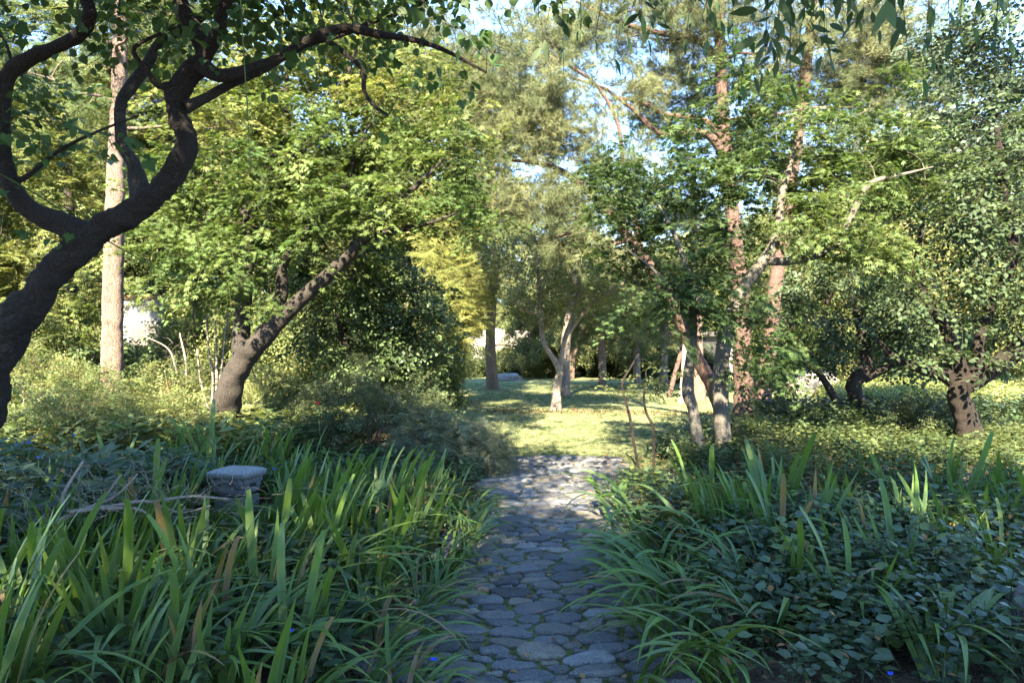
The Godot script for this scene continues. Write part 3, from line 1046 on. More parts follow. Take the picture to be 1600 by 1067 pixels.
		leafy(root, sk, e[2], 3.2, proto[e[6]], mats.leaf_soft, 4 if e[6] != "clump" else 2, 0.28, 1.1, 1.6, e[4], e[5], mats.bark_maple, 0.6)

	# ---- bright cedar column beside the lawn
	root = tree("cedar_tree", "bright yellow green cedar with drooping sprays at the left of the lawn", "tree", foot(704, 18.5))
	sk = []
	limb_part("trunk", limb([704, 635, 10, 704, 560, 9, 704, 450, 8, 705, 330, 6, 706, 230, 3], 18.5, 18.5), mats.bark_red, root, sk, 0.12, 8, 0.1, 0.05)
	cl = [[708, 390, 18.3, 44, 50, 0.8, 1.5], [715, 460, 18.0, 40, 60, 0.8, 1.7], [698, 530, 18.0, 38, 40, 0.7, 1.5], [700, 320, 18.5, 34, 50, 0.6, 1.2]]
	leafy(root, sk, cl, 15, proto.cedar, mats.needle, 5, 0.14, 0.8, 1.2, Color(0.11, 0.155, 0.025), Color(0.22, 0.22, 0.03), mats.bark_red, 0.2, 0.8, 0.6)

	# ---- dark evergreen behind the azaleas
	root = tree("evergreen_tree", "dark broadleaf evergreen behind the twiggy azaleas, below the maple", "tree", foot(600, 12.5))
	sk = []
	limb_part("trunk", limb([590, 680, 9, 560, 590, 8, 535, 520, 7, 530, 480, 6, 545, 440, 4], 12.5, 12.2), mats.bark_maple, root, sk, 0.1, 8, 0.2, 0.05)
	limb_part("branch", limb([585, 640, 7, 615, 560, 6, 640, 500, 5, 650, 420, 3], 12.4, 12.4), mats.bark_maple, root, sk, 0.1, 8, 0.2, 0.05)
	cl = [[600, 450, 12.4, 80, 80, 0.8], [520, 500, 12.4, 60, 60, 0.7], [650, 520, 12.2, 50, 70, 0.6], [600, 560, 12.0, 70, 50, 0.6]]
	leafy(root, sk, cl, 13, proto.glossy, mats.leaf_gloss, 4, 0.12, 0.8, 1.2, Color(0.03, 0.06, 0.02), Color(0.06, 0.10, 0.028), mats.bark_maple, 0.4)

	# ---- pines and trees on and round the lawn
	pine_on_lawn([770, 612, 11, 768, 575, 9, 766, 520, 8, 769, 470, 7.5, 773, 400, 7, 770, 300, 6, 768, 180, 4], 25.0, mats.bark_pine, [[735, 430, 25, 50, 40, 1.2], [800, 385, 25, 70, 40, 1.4], [740, 320, 25, 70, 50, 1.5], [800, 250, 25, 70, 50, 1.5], [760, 160, 25, 70, 50, 1.2]], "reddish pine standing at the left of the lawn", 3.4, 8.5)
	pine_on_lawn([882, 618, 10, 882, 570, 8.5, 885, 525, 7.5, 893, 470, 6.5, 900, 380, 5, 905, 290, 3], 21.5, mats.bark_pale, [[905, 440, 22, 70, 40, 1.3], [960, 470, 23, 60, 40, 1.2], [870, 350, 22, 80, 50, 1.4], [940, 320, 22, 70, 40, 1.3]], "thick pale pine trunk close behind the forked lawn tree", 3.5, 7.0)
	pine_on_lawn([942, 608, 7, 941, 560, 6, 940, 500, 5, 938, 420, 3.5, 935, 350, 2], 26.5, mats.bark_pine, [[945, 490, 26.5, 70, 40, 1.2], [920, 530, 27, 50, 26, 1.0], [960, 420, 26.5, 70, 40, 1.4]], "slender pine right of the forked lawn tree", 2.0, 6.0)
	pine_on_lawn([892, 592, 6, 894, 560, 5.5, 903, 530, 5, 915, 490, 4, 925, 440, 2.5], 33, mats.bark_pine, [[930, 450, 33, 70, 40, 1.6], [850, 500, 34, 60, 40, 1.6]], "small bent pine at the back of the lawn", 2.5, 5.0)
	pine_on_lawn([996, 604, 6, 995, 560, 5.5, 997, 500, 5, 1000, 430, 3], 27.5, mats.bark_pale, [[1000, 500, 27.5, 50, 40, 1.3], [1010, 440, 27.5, 70, 40, 1.5]], "pine with a sunlit trunk right of the slender pine", 2.2, 5.5)
	pine_on_lawn([1037, 602, 7.5, 1037, 570, 6.5, 1038, 530, 6, 1040, 470, 5, 1045, 400, 3], 28, mats.bark_pale, [[1040, 500, 28, 50, 36, 1.3], [1060, 420, 28, 70, 50, 1.6]], "straight pale pine beside the two leaning poles", 2.4, 6.5)
	pine_on_lawn([1094, 630, 10, 1092, 590, 9, 1090, 540, 8.5, 1088, 460, 7, 1085, 340, 5, 1085, 240, 3], 19.5, mats.bark_pine, [[1060, 330, 20, 80, 50, 1.3], [1120, 250, 20, 80, 50, 1.4], [1060, 170, 20, 90, 60, 1.4]], "grey brown pine just behind the slim maple stem", 4.2, 8.0)
	pine_on_lawn([715, 600, 6, 714, 570, 5.5, 716, 530, 5, 722, 470, 4, 726, 400, 3], 22.5, mats.bark_pine, [[735, 380, 22.5, 50, 50, 1.2]], "thin pine behind the bright cedar", 3.0, 5.5)

	# pale forked tree on the lawn
	root = tree("lawn_tree", "pale forked tree with sparse leaves in the middle of the lawn", "tree", foot(868, 17.0))
	sk = []
	limb_part("trunk", limb([868, 645, 11, 869, 625, 7.5, 871, 600, 6.5, 874, 580, 6, 868, 565, 5, 856, 548, 4.2, 848, 530, 4.5, 846, 500, 4, 844, 470, 3.5, 842, 440, 3, 838, 400, 3, 830, 360, 1.5], 17, 17), mats.bark_pale, root, sk, 0.08, 10, 0.15, 0.05)
	limb_part("branch", limb([874, 582, 5, 877, 560, 4.2, 880, 540, 3.8, 886, 520, 4, 896, 490, 3.2, 905, 450, 3.5, 912, 400, 2.5, 915, 340, 1.5], 17, 17.2), mats.bark_pale, root, sk, 0.08, 8, 0.15, 0.05)
	limb_part("branch", limb([888, 520, 4, 910, 490, 3.5, 930, 470, 3, 970, 445, 2, 1010, 420, 1.2], 17.1, 16.8), mats.bark_pale, root, sk, 0.1, 7, 0.15, 0.05)
	limb_part("branch", limb([846, 492, 3.5, 830, 488, 3, 815, 480, 2.5, 790, 450, 1.5], 17, 16.7), mats.bark_pale, root, sk, 0.1, 7, 0.15, 0.05)
	cl = [[870, 400, 17, 110, 80, 1.4], [850, 460, 17, 70, 40, 0.9], [950, 420, 17, 70, 50, 0.8]]
	leafy(root, sk, cl, 15, proto.rounded, mats.leaf_soft, 2, 0.14, 0.7, 1.1, Color(0.12, 0.15, 0.05), Color(0.21, 0.21, 0.075), mats.bark_pale, 0.4, 1.3)

	# twin big pine behind the slim maple
	root = tree("pine_tree", "big twin trunked red pine behind the slim maple", "tree", foot(1178, 15.8), "pines on and round the lawn")
	sk = []
	limb_part("trunk", limb([1166, 652, 22, 1163, 625, 16, 1160, 560, 14, 1158, 470, 13, 1148, 360, 11, 1135, 240, 10, 1128, 120, 9, 1124, 0, 8, 1120, -160, 8, 1118, -300, 5], 15.8, 15.8), mats.bark_red, root, sk, 0.1, 14, 0.1, 0.1)
	limb_part("trunk", limb([1190, 652, 18, 1192, 625, 13, 1200, 560, 11.5, 1210, 470, 11, 1225, 360, 10, 1245, 230, 9, 1262, 100, 8, 1272, 0, 7, 1280, -150, 7, 1285, -280, 4], 15.7, 16.4), mats.bark_red, root, sk, 0.1, 14, 0.1, 0.1)
	limb_part("branch", limb([1138, 250, 7.5, 1110, 212, 6.5, 1080, 205, 5.5, 1050, 212, 4.5, 1020, 200, 5, 990, 170, 3.5, 950, 140, 2], 15.8, 15.0), mats.bark_red, root, sk, 0.12, 8, 0.1, 0.08)
	limb_part("branch", limb([1133, 215, 6.5, 1105, 190, 5.2, 1075, 182, 4.5, 1040, 178, 4, 1005, 160, 3.5, 960, 150, 2], 15.8, 15.6), mats.bark_red, root, sk, 0.12, 8, 0.1, 0.08)
	limb_part("branch", limb([1128, 100, 7, 1090, 60, 5.5, 1030, 50, 4.5, 960, 30, 3, 900, 0, 2], 15.8, 15.0), mats.bark_red, root, sk, 0.12, 8, 0.1, 0.08)
	pine_limbs(root, sk, mats.bark_red, 6.0, 12.5, 14, 2.6)
	cl = [[1010, 30, 15.4, 130, 50, 1.0], [860, 60, 15.2, 110, 60, 0.9, 0.8], [1180, 60, 15.8, 120, 80, 1.2, 0.6], [1360, 60, 16.2, 120, 80, 1.3], [1120, -120, 15.8, 260, 130, 2.0, 0.8], [1330, 200, 16.4, 90, 70, 1.0, 0.5], [980, 140, 15.2, 60, 30, 0.6, 0.7], [1060, 120, 16.2, 60, 40, 0.8, 0.6], [1330, 120, 16.6, 110, 60, 0.9, 0.8], [1210, 170, 16.8, 60, 50, 0.8, 0.5], [1440, 150, 17, 80, 60, 0.9, 0.7]]
	leafy(root, sk, cl, 14, proto.pine, mats.needle, 3, 0.17, 0.9, 1.3, Color(0.085, 0.115, 0.045), Color(0.16, 0.175, 0.07), mats.bark_red, 0.3)

	# leaning red pine
	root = tree("pine_tree", "red pine leaning far to the left behind the slim maple", "tree", foot(1128, 14.6), "pines on and round the lawn")
	sk = []
	limb_part("trunk", limb([1130, 645, 12, 1112, 600, 11, 1090, 560, 10, 1068, 510, 9.5, 1042, 462, 9, 1015, 415, 8.5, 985, 372, 8, 950, 330, 7, 915, 295, 6, 880, 268, 5, 845, 255, 3.5, 800, 250, 2], 14.6, 13.4), mats.bark_red, root, sk, 0.1, 10, 0.1, 0.1)
	limb_part("branch", limb([985, 372, 6, 950, 380, 4, 910, 360, 3, 870, 370, 2], 13.9, 13.5), mats.bark_red, root, sk, 0.1, 7, 0.1, 0.05)
	limb_part("branch", limb([1000, 390, 5, 990, 320, 4.5, 975, 260, 4, 965, 190, 3, 930, 130, 2.5, 870, 92, 2.5, 830, 84, 2], 14.0, 13.4), mats.bark_red, root, sk, 0.1, 7, 0.1, 0.05)
	cl = [[780, 200, 13.4, 100, 55, 0.8], [880, 200, 13.6, 90, 50, 0.8, 0.8], [800, 110, 13.6, 110, 50, 0.8, 0.9], [860, 310, 13.5, 100, 40, 0.8, 0.9], [960, 270, 13.8, 60, 50, 0.7, 0.8], [760, 290, 13.4, 50, 40, 0.6], [900, 380, 13.6, 70, 25, 0.6], [720, 140, 13.4, 60, 60, 0.6], [700, 60, 13.6, 60, 50, 0.6, 0.6], [840, 150, 13.2, 80, 40, 0.5]]
	leafy(root, sk, cl, 18, proto.pine, mats.needle, 3, 0.14, 0.8, 1.15, Color(0.08, 0.11, 0.045), Color(0.165, 0.18, 0.07), mats.bark_red, 0.3)

	# ---- slim dark maple on the right
	root = tree("maple_tree", "slim dark green maple with two smooth stems at the right of the path", "tree", foot(1112, 9.2))
	sk = []
	limb_part("trunk", limb([1100, 745, 12, 1092, 700, 9.5, 1083, 640, 8.5, 1075, 612, 9.5, 1078, 570, 8, 1083, 520, 7, 1080, 450, 6, 1060, 380, 3.5, 1030, 320, 1.5], 9.0, 8.9), mats.bark_grey, root, sk, 0.05, 12, 0.12, 0.03)
	limb_part("trunk", limb([1134, 742, 15, 1130, 690, 12.5, 1127, 630, 12, 1127, 570, 12, 1140, 500, 11, 1162, 450, 10, 1190, 412, 9.5, 1208, 385, 8.5, 1218, 350, 7.5, 1224, 300, 6, 1240, 240, 4, 1250, 160, 1.5], 9.2, 9.2), mats.bark_grey, root, sk, 0.05, 12, 0.12, 0.03)
	limb_part("branch", limb([1198, 408, 7, 1235, 408, 6.5, 1280, 398, 6, 1310, 380, 5, 1335, 330, 5, 1352, 298, 5.5, 1370, 282, 4, 1420, 270, 2.2, 1460, 260, 1], 9.2, 8.8), mats.bark_grey, root, sk, 0.06, 9, 0.12, 0.03)
	limb_part("branch", limb([1083, 540, 5, 1060, 470, 4, 1020, 420, 2.5, 980, 390, 1], 8.9, 8.6), mats.bark_grey, root, sk, 0.08, 7, 0.1, 0.03)
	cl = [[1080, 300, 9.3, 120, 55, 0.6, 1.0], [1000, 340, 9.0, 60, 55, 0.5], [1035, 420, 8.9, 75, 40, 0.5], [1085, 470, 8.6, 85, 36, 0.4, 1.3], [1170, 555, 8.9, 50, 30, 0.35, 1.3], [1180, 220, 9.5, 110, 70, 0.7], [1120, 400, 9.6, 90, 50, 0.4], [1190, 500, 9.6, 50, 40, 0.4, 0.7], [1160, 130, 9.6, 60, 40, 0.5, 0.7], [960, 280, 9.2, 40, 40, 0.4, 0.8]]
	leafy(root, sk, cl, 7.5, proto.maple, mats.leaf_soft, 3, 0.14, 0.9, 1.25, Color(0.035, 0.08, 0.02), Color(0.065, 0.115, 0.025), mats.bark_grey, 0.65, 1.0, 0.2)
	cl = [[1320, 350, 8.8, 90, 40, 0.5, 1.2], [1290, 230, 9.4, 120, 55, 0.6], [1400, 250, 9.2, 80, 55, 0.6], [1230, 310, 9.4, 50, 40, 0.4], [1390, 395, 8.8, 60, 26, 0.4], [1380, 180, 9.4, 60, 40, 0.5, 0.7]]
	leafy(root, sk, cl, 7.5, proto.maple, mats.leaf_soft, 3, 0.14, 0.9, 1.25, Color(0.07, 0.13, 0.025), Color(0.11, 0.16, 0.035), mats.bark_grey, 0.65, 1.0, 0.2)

	# ---- crooked evergreens and plum on the right
	root = tree("camellia_tree", "low crooked camellia tree with dark leaves right of the big pine", "tree", foot(1342, 13.0))
	sk = []
	limb_part("trunk", limb([1345, 690, 14, 1342, 640, 12, 1338, 615, 11.5, 1335, 598, 12, 1348, 582, 11, 1356, 570, 9, 1350, 545, 8, 1345, 510, 6, 1330, 460, 4], 13, 13), mats.bark_maple, root, sk, 0.07, 10, 0.2, 0.05)
	limb_part("branch", limb([1350, 590, 9, 1372, 582, 6, 1395, 568, 5, 1420, 545, 4, 1450, 500, 2.5], 13, 12.8), mats.bark_maple, root, sk, 0.08, 8, 0.15, 0.05)
	limb_part("branch", limb([1325, 655, 7, 1308, 628, 6, 1292, 600, 5, 1275, 578, 4.5, 1250, 560, 3], 12.9, 12.6), mats.bark_maple, root, sk, 0.08, 8, 0.15, 0.05)
	cl = [[1330, 500, 12.8, 110, 60, 0.9, 1.1], [1260, 545, 12.7, 60, 35, 0.6], [1420, 520, 12.8, 60, 50, 0.7], [1310, 430, 13, 90, 50, 0.8], [1400, 440, 13, 60, 50, 0.8], [1235, 585, 12.6, 30, 22, 0.4, 0.8], [1445, 560, 12.7, 40, 25, 0.4, 0.8], [1220, 480, 13, 40, 40, 0.5, 0.6]]
	leafy(root, sk, cl, 6.5, proto.glossy, mats.leaf_gloss, 3, 0.13, 0.9, 1.3, Color(0.025, 0.05, 0.02), Color(0.05, 0.085, 0.03), mats.bark_maple, 0.4)
	root = tree("plum_tree", "old plum with a thick crooked trunk at the right edge", "tree", foot(1515, 10.3))
	sk = []
	limb_part("trunk", limb([1532, 740, 30, 1518, 690, 20, 1505, 640, 16, 1500, 612, 17, 1525, 590, 16, 1560, 570, 15, 1590, 548, 14, 1630, 520, 12, 1680, 460, 9], 10.3, 9.8), mats.bark_plum, root, sk, 0.03, 18, 0.2, 0.13)
	limb_part("branch", limb([1505, 605, 16, 1475, 585, 11, 1445, 578, 8, 1400, 560, 5, 1370, 530, 3], 10.2, 10.0), mats.bark_plum, root, sk, 0.06, 9, 0.2, 0.1)
	limb_part("branch", limb([1512, 598, 13, 1495, 555, 9, 1475, 510, 8, 1450, 470, 7, 1432, 430, 6, 1436, 395, 5, 1445, 330, 3], 10.1, 9.9), mats.bark_plum, root, sk, 0.06, 9, 0.2, 0.1)
	limb_part("branch", limb([1540, 582, 10, 1530, 540, 8, 1545, 490, 7, 1575, 430, 8, 1585, 380, 9, 1570, 300, 7, 1560, 200, 4], 10.0, 9.8), mats.bark_plum, root, sk, 0.06, 9, 0.2, 0.1)
	cl = [[1470, 330, 9.9, 80, 110, 0.8, 0.8], [1560, 250, 9.7, 90, 130, 0.9], [1500, 470, 9.9, 100, 70, 0.7, 0.7], [1600, 420, 9.7, 60, 110, 0.7], [1440, 470, 9.9, 50, 60, 0.5, 0.8], [1430, 555, 9.9, 50, 22, 0.4, 0.7], [1570, 540, 9.6, 40, 26, 0.4, 0.6]]
	leafy(root, sk, cl, 5.5, proto.glossy, mats.leaf_soft, 3, 0.16, 0.9, 1.3, Color(0.04, 0.075, 0.03), Color(0.07, 0.11, 0.045), mats.bark_plum, 0.4)
	root = tree("evergreen_tree", "blue green evergreen high at the right edge above the old plum", "tree", foot(1700, 12.5))
	sk = []
	limb_part("trunk", limb([1700, 700, 16, 1690, 500, 14, 1670, 300, 12, 1640, 100, 9, 1600, -80, 5], 12.5, 12.0), mats.bark_maple, root, sk, 0.12, 9, 0.15, 0.05)
	cl = [[1560, 200, 12, 110, 90, 1.0], [1480, 250, 12.2, 70, 60, 0.8], [1600, 60, 12, 120, 80, 1.2], [1600, 330, 12, 70, 60, 0.8], [1500, 60, 12.3, 70, 50, 0.8, 0.6]]
	leafy(root, sk, cl, 7.5, proto.glossy, mats.leaf_gloss, 4, 0.18, 1.1, 1.5, Color(0.04, 0.075, 0.05), Color(0.08, 0.125, 0.07), mats.bark_maple, 0.4)

	# ---- sunlit trees behind the right side
	for e in [[1500, 24.0, [[1470, 400, 24, 130, 110, 2.0], [1560, 330, 24, 110, 130, 2.0], [1420, 250, 24, 90, 80, 1.8, 0.7]], "pale yellow tree lit behind the old plum", Color(0.13, 0.16, 0.04), Color(0.27, 0.25, 0.09)],
			[1300, 26.0, [[1290, 420, 26, 110, 80, 2.0, 0.8], [1300, 300, 26, 110, 90, 2.0, 0.6]], "light green tree behind the crooked camellia", Color(0.12, 0.15, 0.04), Color(0.23, 0.22, 0.07)],
			[1640, 22.0, [[1620, 470, 22, 90, 70, 1.5], [1640, 300, 22, 90, 110, 1.8]], "light green tree beyond the right edge, behind the plum limb", Color(0.11, 0.15, 0.04), Color(0.22, 0.22, 0.06)]]:
		root = tree("leafy_tree", e[3], "tree", foot(e[0], e[1]), "leafy trees behind the right bed")
		sk = []
		var b := foot(e[0], e[1])
		var top := seat(e[2][0][0], e[2][0][1] - 60, e[1])
		limb_part("trunk", [Vector4(b.x, -0.05, b.z, 0.17), Vector4(lerpf(b.x, top.x, 0.4), top.y * 0.4, b.z, 0.13), Vector4(top.x, top.y, top.z, 0.04)], mats.bark_maple, root, sk, 0.2, 8, 0.15, 0.05)
		leafy(root, sk, e[2], 2.2, proto.clump, mats.leaf_soft, 2, 0.35, 1.0, 1.5, e[4], e[5], mats.bark_maple, 0.5)

	# ---- the wood at the back
	var far_specs := [[-60, 30, 60, 0], [60, 27, 200, 0], [260, 36, 240, 1], [160, 34, 90, 1], [380, 32, 130, 0], [520, 38, 230, 1], [640, 42, 330, 0], [760, 44, 390, 2], [880, 46, 380, 2], [990, 44, 400, 2], [1100, 42, 350, 0], [1220, 40, 330, 1], [1360, 38, 300, 0], [1500, 36, 260, 1], [1640, 36, 200, 0]]
	var far_names := ["leftmost tree of the wood, beyond the picture's left edge", "smaller tree of the wood behind the plum trunk", "lower dense tree of the wood right behind the picket fence", "dense tree of the wood behind the white wall", "tree of the wood behind the leaning maple's crown", "tree of the wood behind the dark evergreen", "tree of the wood behind the bright cedar", "far pine of the wood behind the reddish lawn pine", "far pine of the wood straight behind the forked lawn tree", "far pine of the wood behind the slender lawn pine", "tree of the wood behind the leaning poles", "tree of the wood behind the twin trunked pine", "tree of the wood behind the crooked camellia", "tree of the wood behind the old right plum", "rightmost tree of the wood, beyond the old plum's limb"]
	for k in far_specs.size():
		var e = far_specs[k]
		var d: float = e[1]
		var b := foot(e[0], d)
		var top := seat(e[0] + 10, e[2], d)
		root = tree("wood_tree", far_names[k], "tree", b, "trees of the wood behind the garden")
		sk = []
		limb_part("trunk", [Vector4(b.x, -0.05, b.z, 0.2), Vector4(b.x + 0.2, top.y * 0.5, b.z, 0.14), Vector4(top.x, top.y, top.z, 0.04)], mats.bark_pine, root, sk, 0.4, 8, 0.12, 0.05)
		var half: float = (590.0 - e[2]) / 2.0
		cl = [[e[0] + rf(-10, 10), e[2] + half * 0.55, d, 85, half * 0.55, 2.2], [e[0] + rf(-40, 40), e[2] + half * 1.15, d, 85, half * 0.5, 2.4], [e[0] + rf(-40, 40), 535, d, 90, 55, 2.0, 1.2]]
		var ca := [Color(0.09, 0.13, 0.03), Color(0.06, 0.095, 0.025), Color(0.12, 0.15, 0.045)][e[3]] as Color
		var cb := [Color(0.19, 0.20, 0.05), Color(0.12, 0.15, 0.04), Color(0.22, 0.23, 0.075)][e[3]] as Color
		leafy(root, sk, cl, 1.3 if e[3] != 2 else 1.6, proto.needle_clump if e[3] == 2 else proto.clump, mats.needle if e[3] == 2 else mats.leaf_soft, 3 if e[3] != 2 else 5, 0.5, 1.4, 2.1, ca, cb, mats.bark_pine, 0.4, 1.5)

	# ---- weeping tree whose boughs hang into the top of the picture
	root = tree("weeping_tree", "weeping tree whose drooping leafy shoots hang into the top right", "tree", Vector3(4.6, 0, 0.6))
	sk = []
	limb_part("trunk", [Vector4(4.6, -0.05, 0.6, 0.24), Vector4(4.5, 1.5, 0.5, 0.19), Vector4(4.2, 3.2, 0.0, 0.17), Vector4(3.6, 4.6, -1.0, 0.13), Vector4(2.7, 5.2, -2.2, 0.10), Vector4(1.6, 5.3, -3.4, 0.07), Vector4(0.7, 5.0, -4.3, 0.04)], mats.bark_plum, root, sk, 0.1, 12, 0.2, 0.1)
	limb_part("branch", [Vector4(3.6, 4.6, -1.0, 0.10), Vector4(3.7, 5.2, -2.4, 0.07), Vector4(3.6, 5.2, -3.8, 0.05), Vector4(3.3, 4.7, -5.0, 0.03)], mats.bark_plum, root, sk, 0.1, 9, 0.2, 0.1)
	limb_part("branch", [Vector4(2.7, 5.2, -2.2, 0.08), Vector4(2.4, 5.4, -3.6, 0.05), Vector4(2.0, 4.9, -5.0, 0.03)], mats.bark_plum, root, sk, 0.1, 9, 0.2, 0.1)
	g = Geo.new()
	var lance := []
	for k in 3:
		var lg := Geo.new()
		leaf(lg, "lance", Vector3.ZERO, Vector3(0, 0, 1), Vector3.UP, 0.115, Color(0.05, 0.085, 0.038) * [0.85, 1.0, 1.2][k])
		lance.append(lg.mesh())
	var tips := [[845, 25], [880, 115], [905, 80], [925, 60], [960, 90], [985, 55], [1010, 60], [1040, 40], [1075, 100], [1085, 60], [1110, 110], [1150, 75], [1165, 130], [1195, 100], [1210, 70], [1240, 130], [1250, 60], [1290, 60], [1310, 30], [1345, 25], [1380, 45], [1420, 75], [1440, 120], [1465, 90], [1490, 150], [1505, 60], [1530, 40], [1560, 90], [1585, 60], [1270, 30], [1130, 30], [1000, 20]]
	made = 0
	for t in tips:
		var d := rf(4.1, 5.0)
		var tip := seat(t[0] + rf(-6, 6), t[1], d)
		var from := Vector3(tip.x + rf(-0.15, 0.25), rf(4.5, 4.9), tip.z + rf(-0.2, 0.2))
		var near: Vector3 = sk[0]
		for s in sk:
			if from.distance_squared_to(s) < from.distance_squared_to(near):
				near = s
		var bow := from + Vector3(0, 0.06, 0)
		var m1 := from.lerp(tip, 0.5) + rv() * 0.04
		tube(g, smooth_path([Vector4(near.x, near.y, near.z, 0.008), Vector4(bow.x, bow.y, bow.z, 0.005), Vector4(m1.x, m1.y, m1.z, 0.0035), Vector4(tip.x, tip.y, tip.z, 0.002)], 0.1), 4)
		var nl := int(6 + (from.y - tip.y) * 7.0)
		for q in nl:
			var w := 1.0 - 0.115 * q
			if w < 0.05:
				break
			var p := (from.lerp(m1, w * 2.0) if w < 0.5 else m1.lerp(tip, w * 2.0 - 1.0))
			var o := part("leaf", lance[rng.randi() % 3], mats.leaf_soft, root)
			var a := q * 2.6 + rf(-0.5, 0.5)
			var dir := Vector3(cos(a) * 0.45, -1.0, sin(a) * 0.45) + rv() * 0.12
			var s := rf(0.75, 1.25)
			o.transform = Transform3D(aim(dir, Vector3(cos(a), 0.4, sin(a))).scaled(Vector3(s, s, s)), p - root.position)
			made += 1
	print("weeping leaves ", made)
	part("shoot", g.mesh(), mats.bark_plum, root).set_meta("kind", "stuff")
	cl = [[1150, -160, 4.2, 330, 60, 1.6], [1480, -150, 4.2, 260, 70, 1.6], [1300, -480, 2.6, 500, 120, 1.2, 0.8], [1130, -560, 4.4, 290, 200, 1.3, 1.3]]
	leafy(root, sk, cl, 4.5, proto.lance, mats.leaf_soft, 4, 0.16, 0.9, 1.3, Color(0.045, 0.08, 0.03), Color(0.065, 0.10, 0.035), mats.bark_plum, 0.2)

	# ---- big trees behind the viewpoint that shade the foreground
	for e in [[-4.4, 2.6, 7.2, 3.1, 1.8, 3.3, "tall shade tree behind the viewpoint, on the left"], [0.9, 3.0, 7.0, 3.0, 1.8, 3.4, "tall shade tree directly behind the viewpoint"], [-8.6, 1.6, 7.4, 2.6, 1.8, 3.0, "tall shade tree standing off beyond the plum on the left"], [5.0, 4.6, 7.6, 2.4, 1.8, 2.8, "tall shade tree behind the viewpoint, on the right"], [-1.5, 6.0, 7.2, 2.2, 1.7, 2.0, "slender shade tree furthest behind the viewpoint, in the middle"]]:
		rng.seed = 900 + int(e[1] * 10.0)
		root = tree("shade_tree", e[6], "tree", Vector3(e[0], 0, e[1] + 1.0), "shade trees behind the viewpoint")
		sk = []
		limb_part("trunk", [Vector4(e[0], -0.05, e[1] + 1.0, 0.26), Vector4(e[0] + 0.1, 2.5, e[1] + 0.8, 0.2), Vector4(e[0], 5.0, e[1] + 0.2, 0.15), Vector4(e[0], e[2] + 0.5, e[1], 0.06)], mats.bark_maple, root, sk, 0.2, 10, 0.15, 0.05)
		var targets := []
		for k in (88 if absf(e[0]) < 1.6 else 95 if absf(e[0]) < 4.5 else 55):
			var u := rv().normalized() * pow(rng.randf(), 0.4)
			targets.append(Vector3(e[0], e[2], e[1]) + u * Vector3(e[3], e[4], e[5]))
		g = Geo.new()
		var ee := grow(g, sk, targets, 1.4)
		part("twig", g.mesh(), mats.bark_maple, root).set_meta("kind", "stuff")
		crown(root, ee, proto.clump, mats.leaf_soft, 3, 0.3, 1.0, 1.5, Color(0.06, 0.10, 0.03), Color(0.09, 0.14, 0.035), 0.4)

func pine_on_lawn(stem: Array, d: float, bark: Material, clouds: Array, label: String, lo: float, hi: float) -> void:
	var root := tree("pine_tree", label, "tree", foot(stem[0], d), "pines on and round the lawn")
	var sk := []
	limb_part("trunk", limb(stem, d, d), bark, root, sk, 0.14, 12, 0.1, 0.1)
	pine_limbs(root, sk, bark, lo, hi, 7, 1.5, rf(0, 6))
	leafy(root, sk, clouds, 4.5, proto.pine_far, mats.needle, 4, 0.22, 1.0, 1.5, Color(0.10, 0.14, 0.045), Color(0.19, 0.21, 0.075), bark, 0.3)

func cover_patch(called: String, label: String, dlo: float, dhi: float, left: Callable, right: Callable, per_m2: float, protos: Array, mat: Material, smin: float, smax: float, ca: Color, cb: Color, hmax := 0.0) -> void:
	# low plants over a stretch of ground that nobody could count
	var xs := []
	var cs := []
	for k in protos.size():
		xs.append([])
		cs.append([])
	var n := int(per_m2 * (dhi - dlo) * 6.0)
	for k in n:
		var d := rf(dlo, dhi)
		var l: float = left.call(d)
		var r: float = right.call(d)
		if r <= l or rng.randf() > (r - l) / 6.0:
			continue
		var x := rf(l, r)
		if absf(x) > 0.74 * d + 0.8:
			continue
		if Vector2(x + 2.44, 6.5 - d).length() < 0.5 or (absf(x / d + 2.44 / 6.5) < 0.05 and d > 5.2 and d < 6.5):
			continue
		var nse := nz.get_noise_2d(x * 0.8, d * 0.8)
		if nse < -0.45:
			continue
		var p := Vector3(x, 0, -d)
		var s := rf(smin, smax)
		var q := rng.randi() % protos.size()
		var lift := hmax * clampf(0.5 + nse, 0, 1) * pow(rng.randf(), 0.6)
		xs[q].append(Transform3D((Basis(Vector3.UP, rf(0, TAU)) * Basis(Vector3.RIGHT, rng.randfn() * 0.25)).scaled(Vector3(s, s, s)), p + Vector3(0, lift, 0)))
		cs[q].append(tint_at(p, ca, cb))
	for q in protos.size():
		if xs[q].size():
			tag(copies(called, protos[q], mat, xs[q], cs[q], self), label, "ground cover")

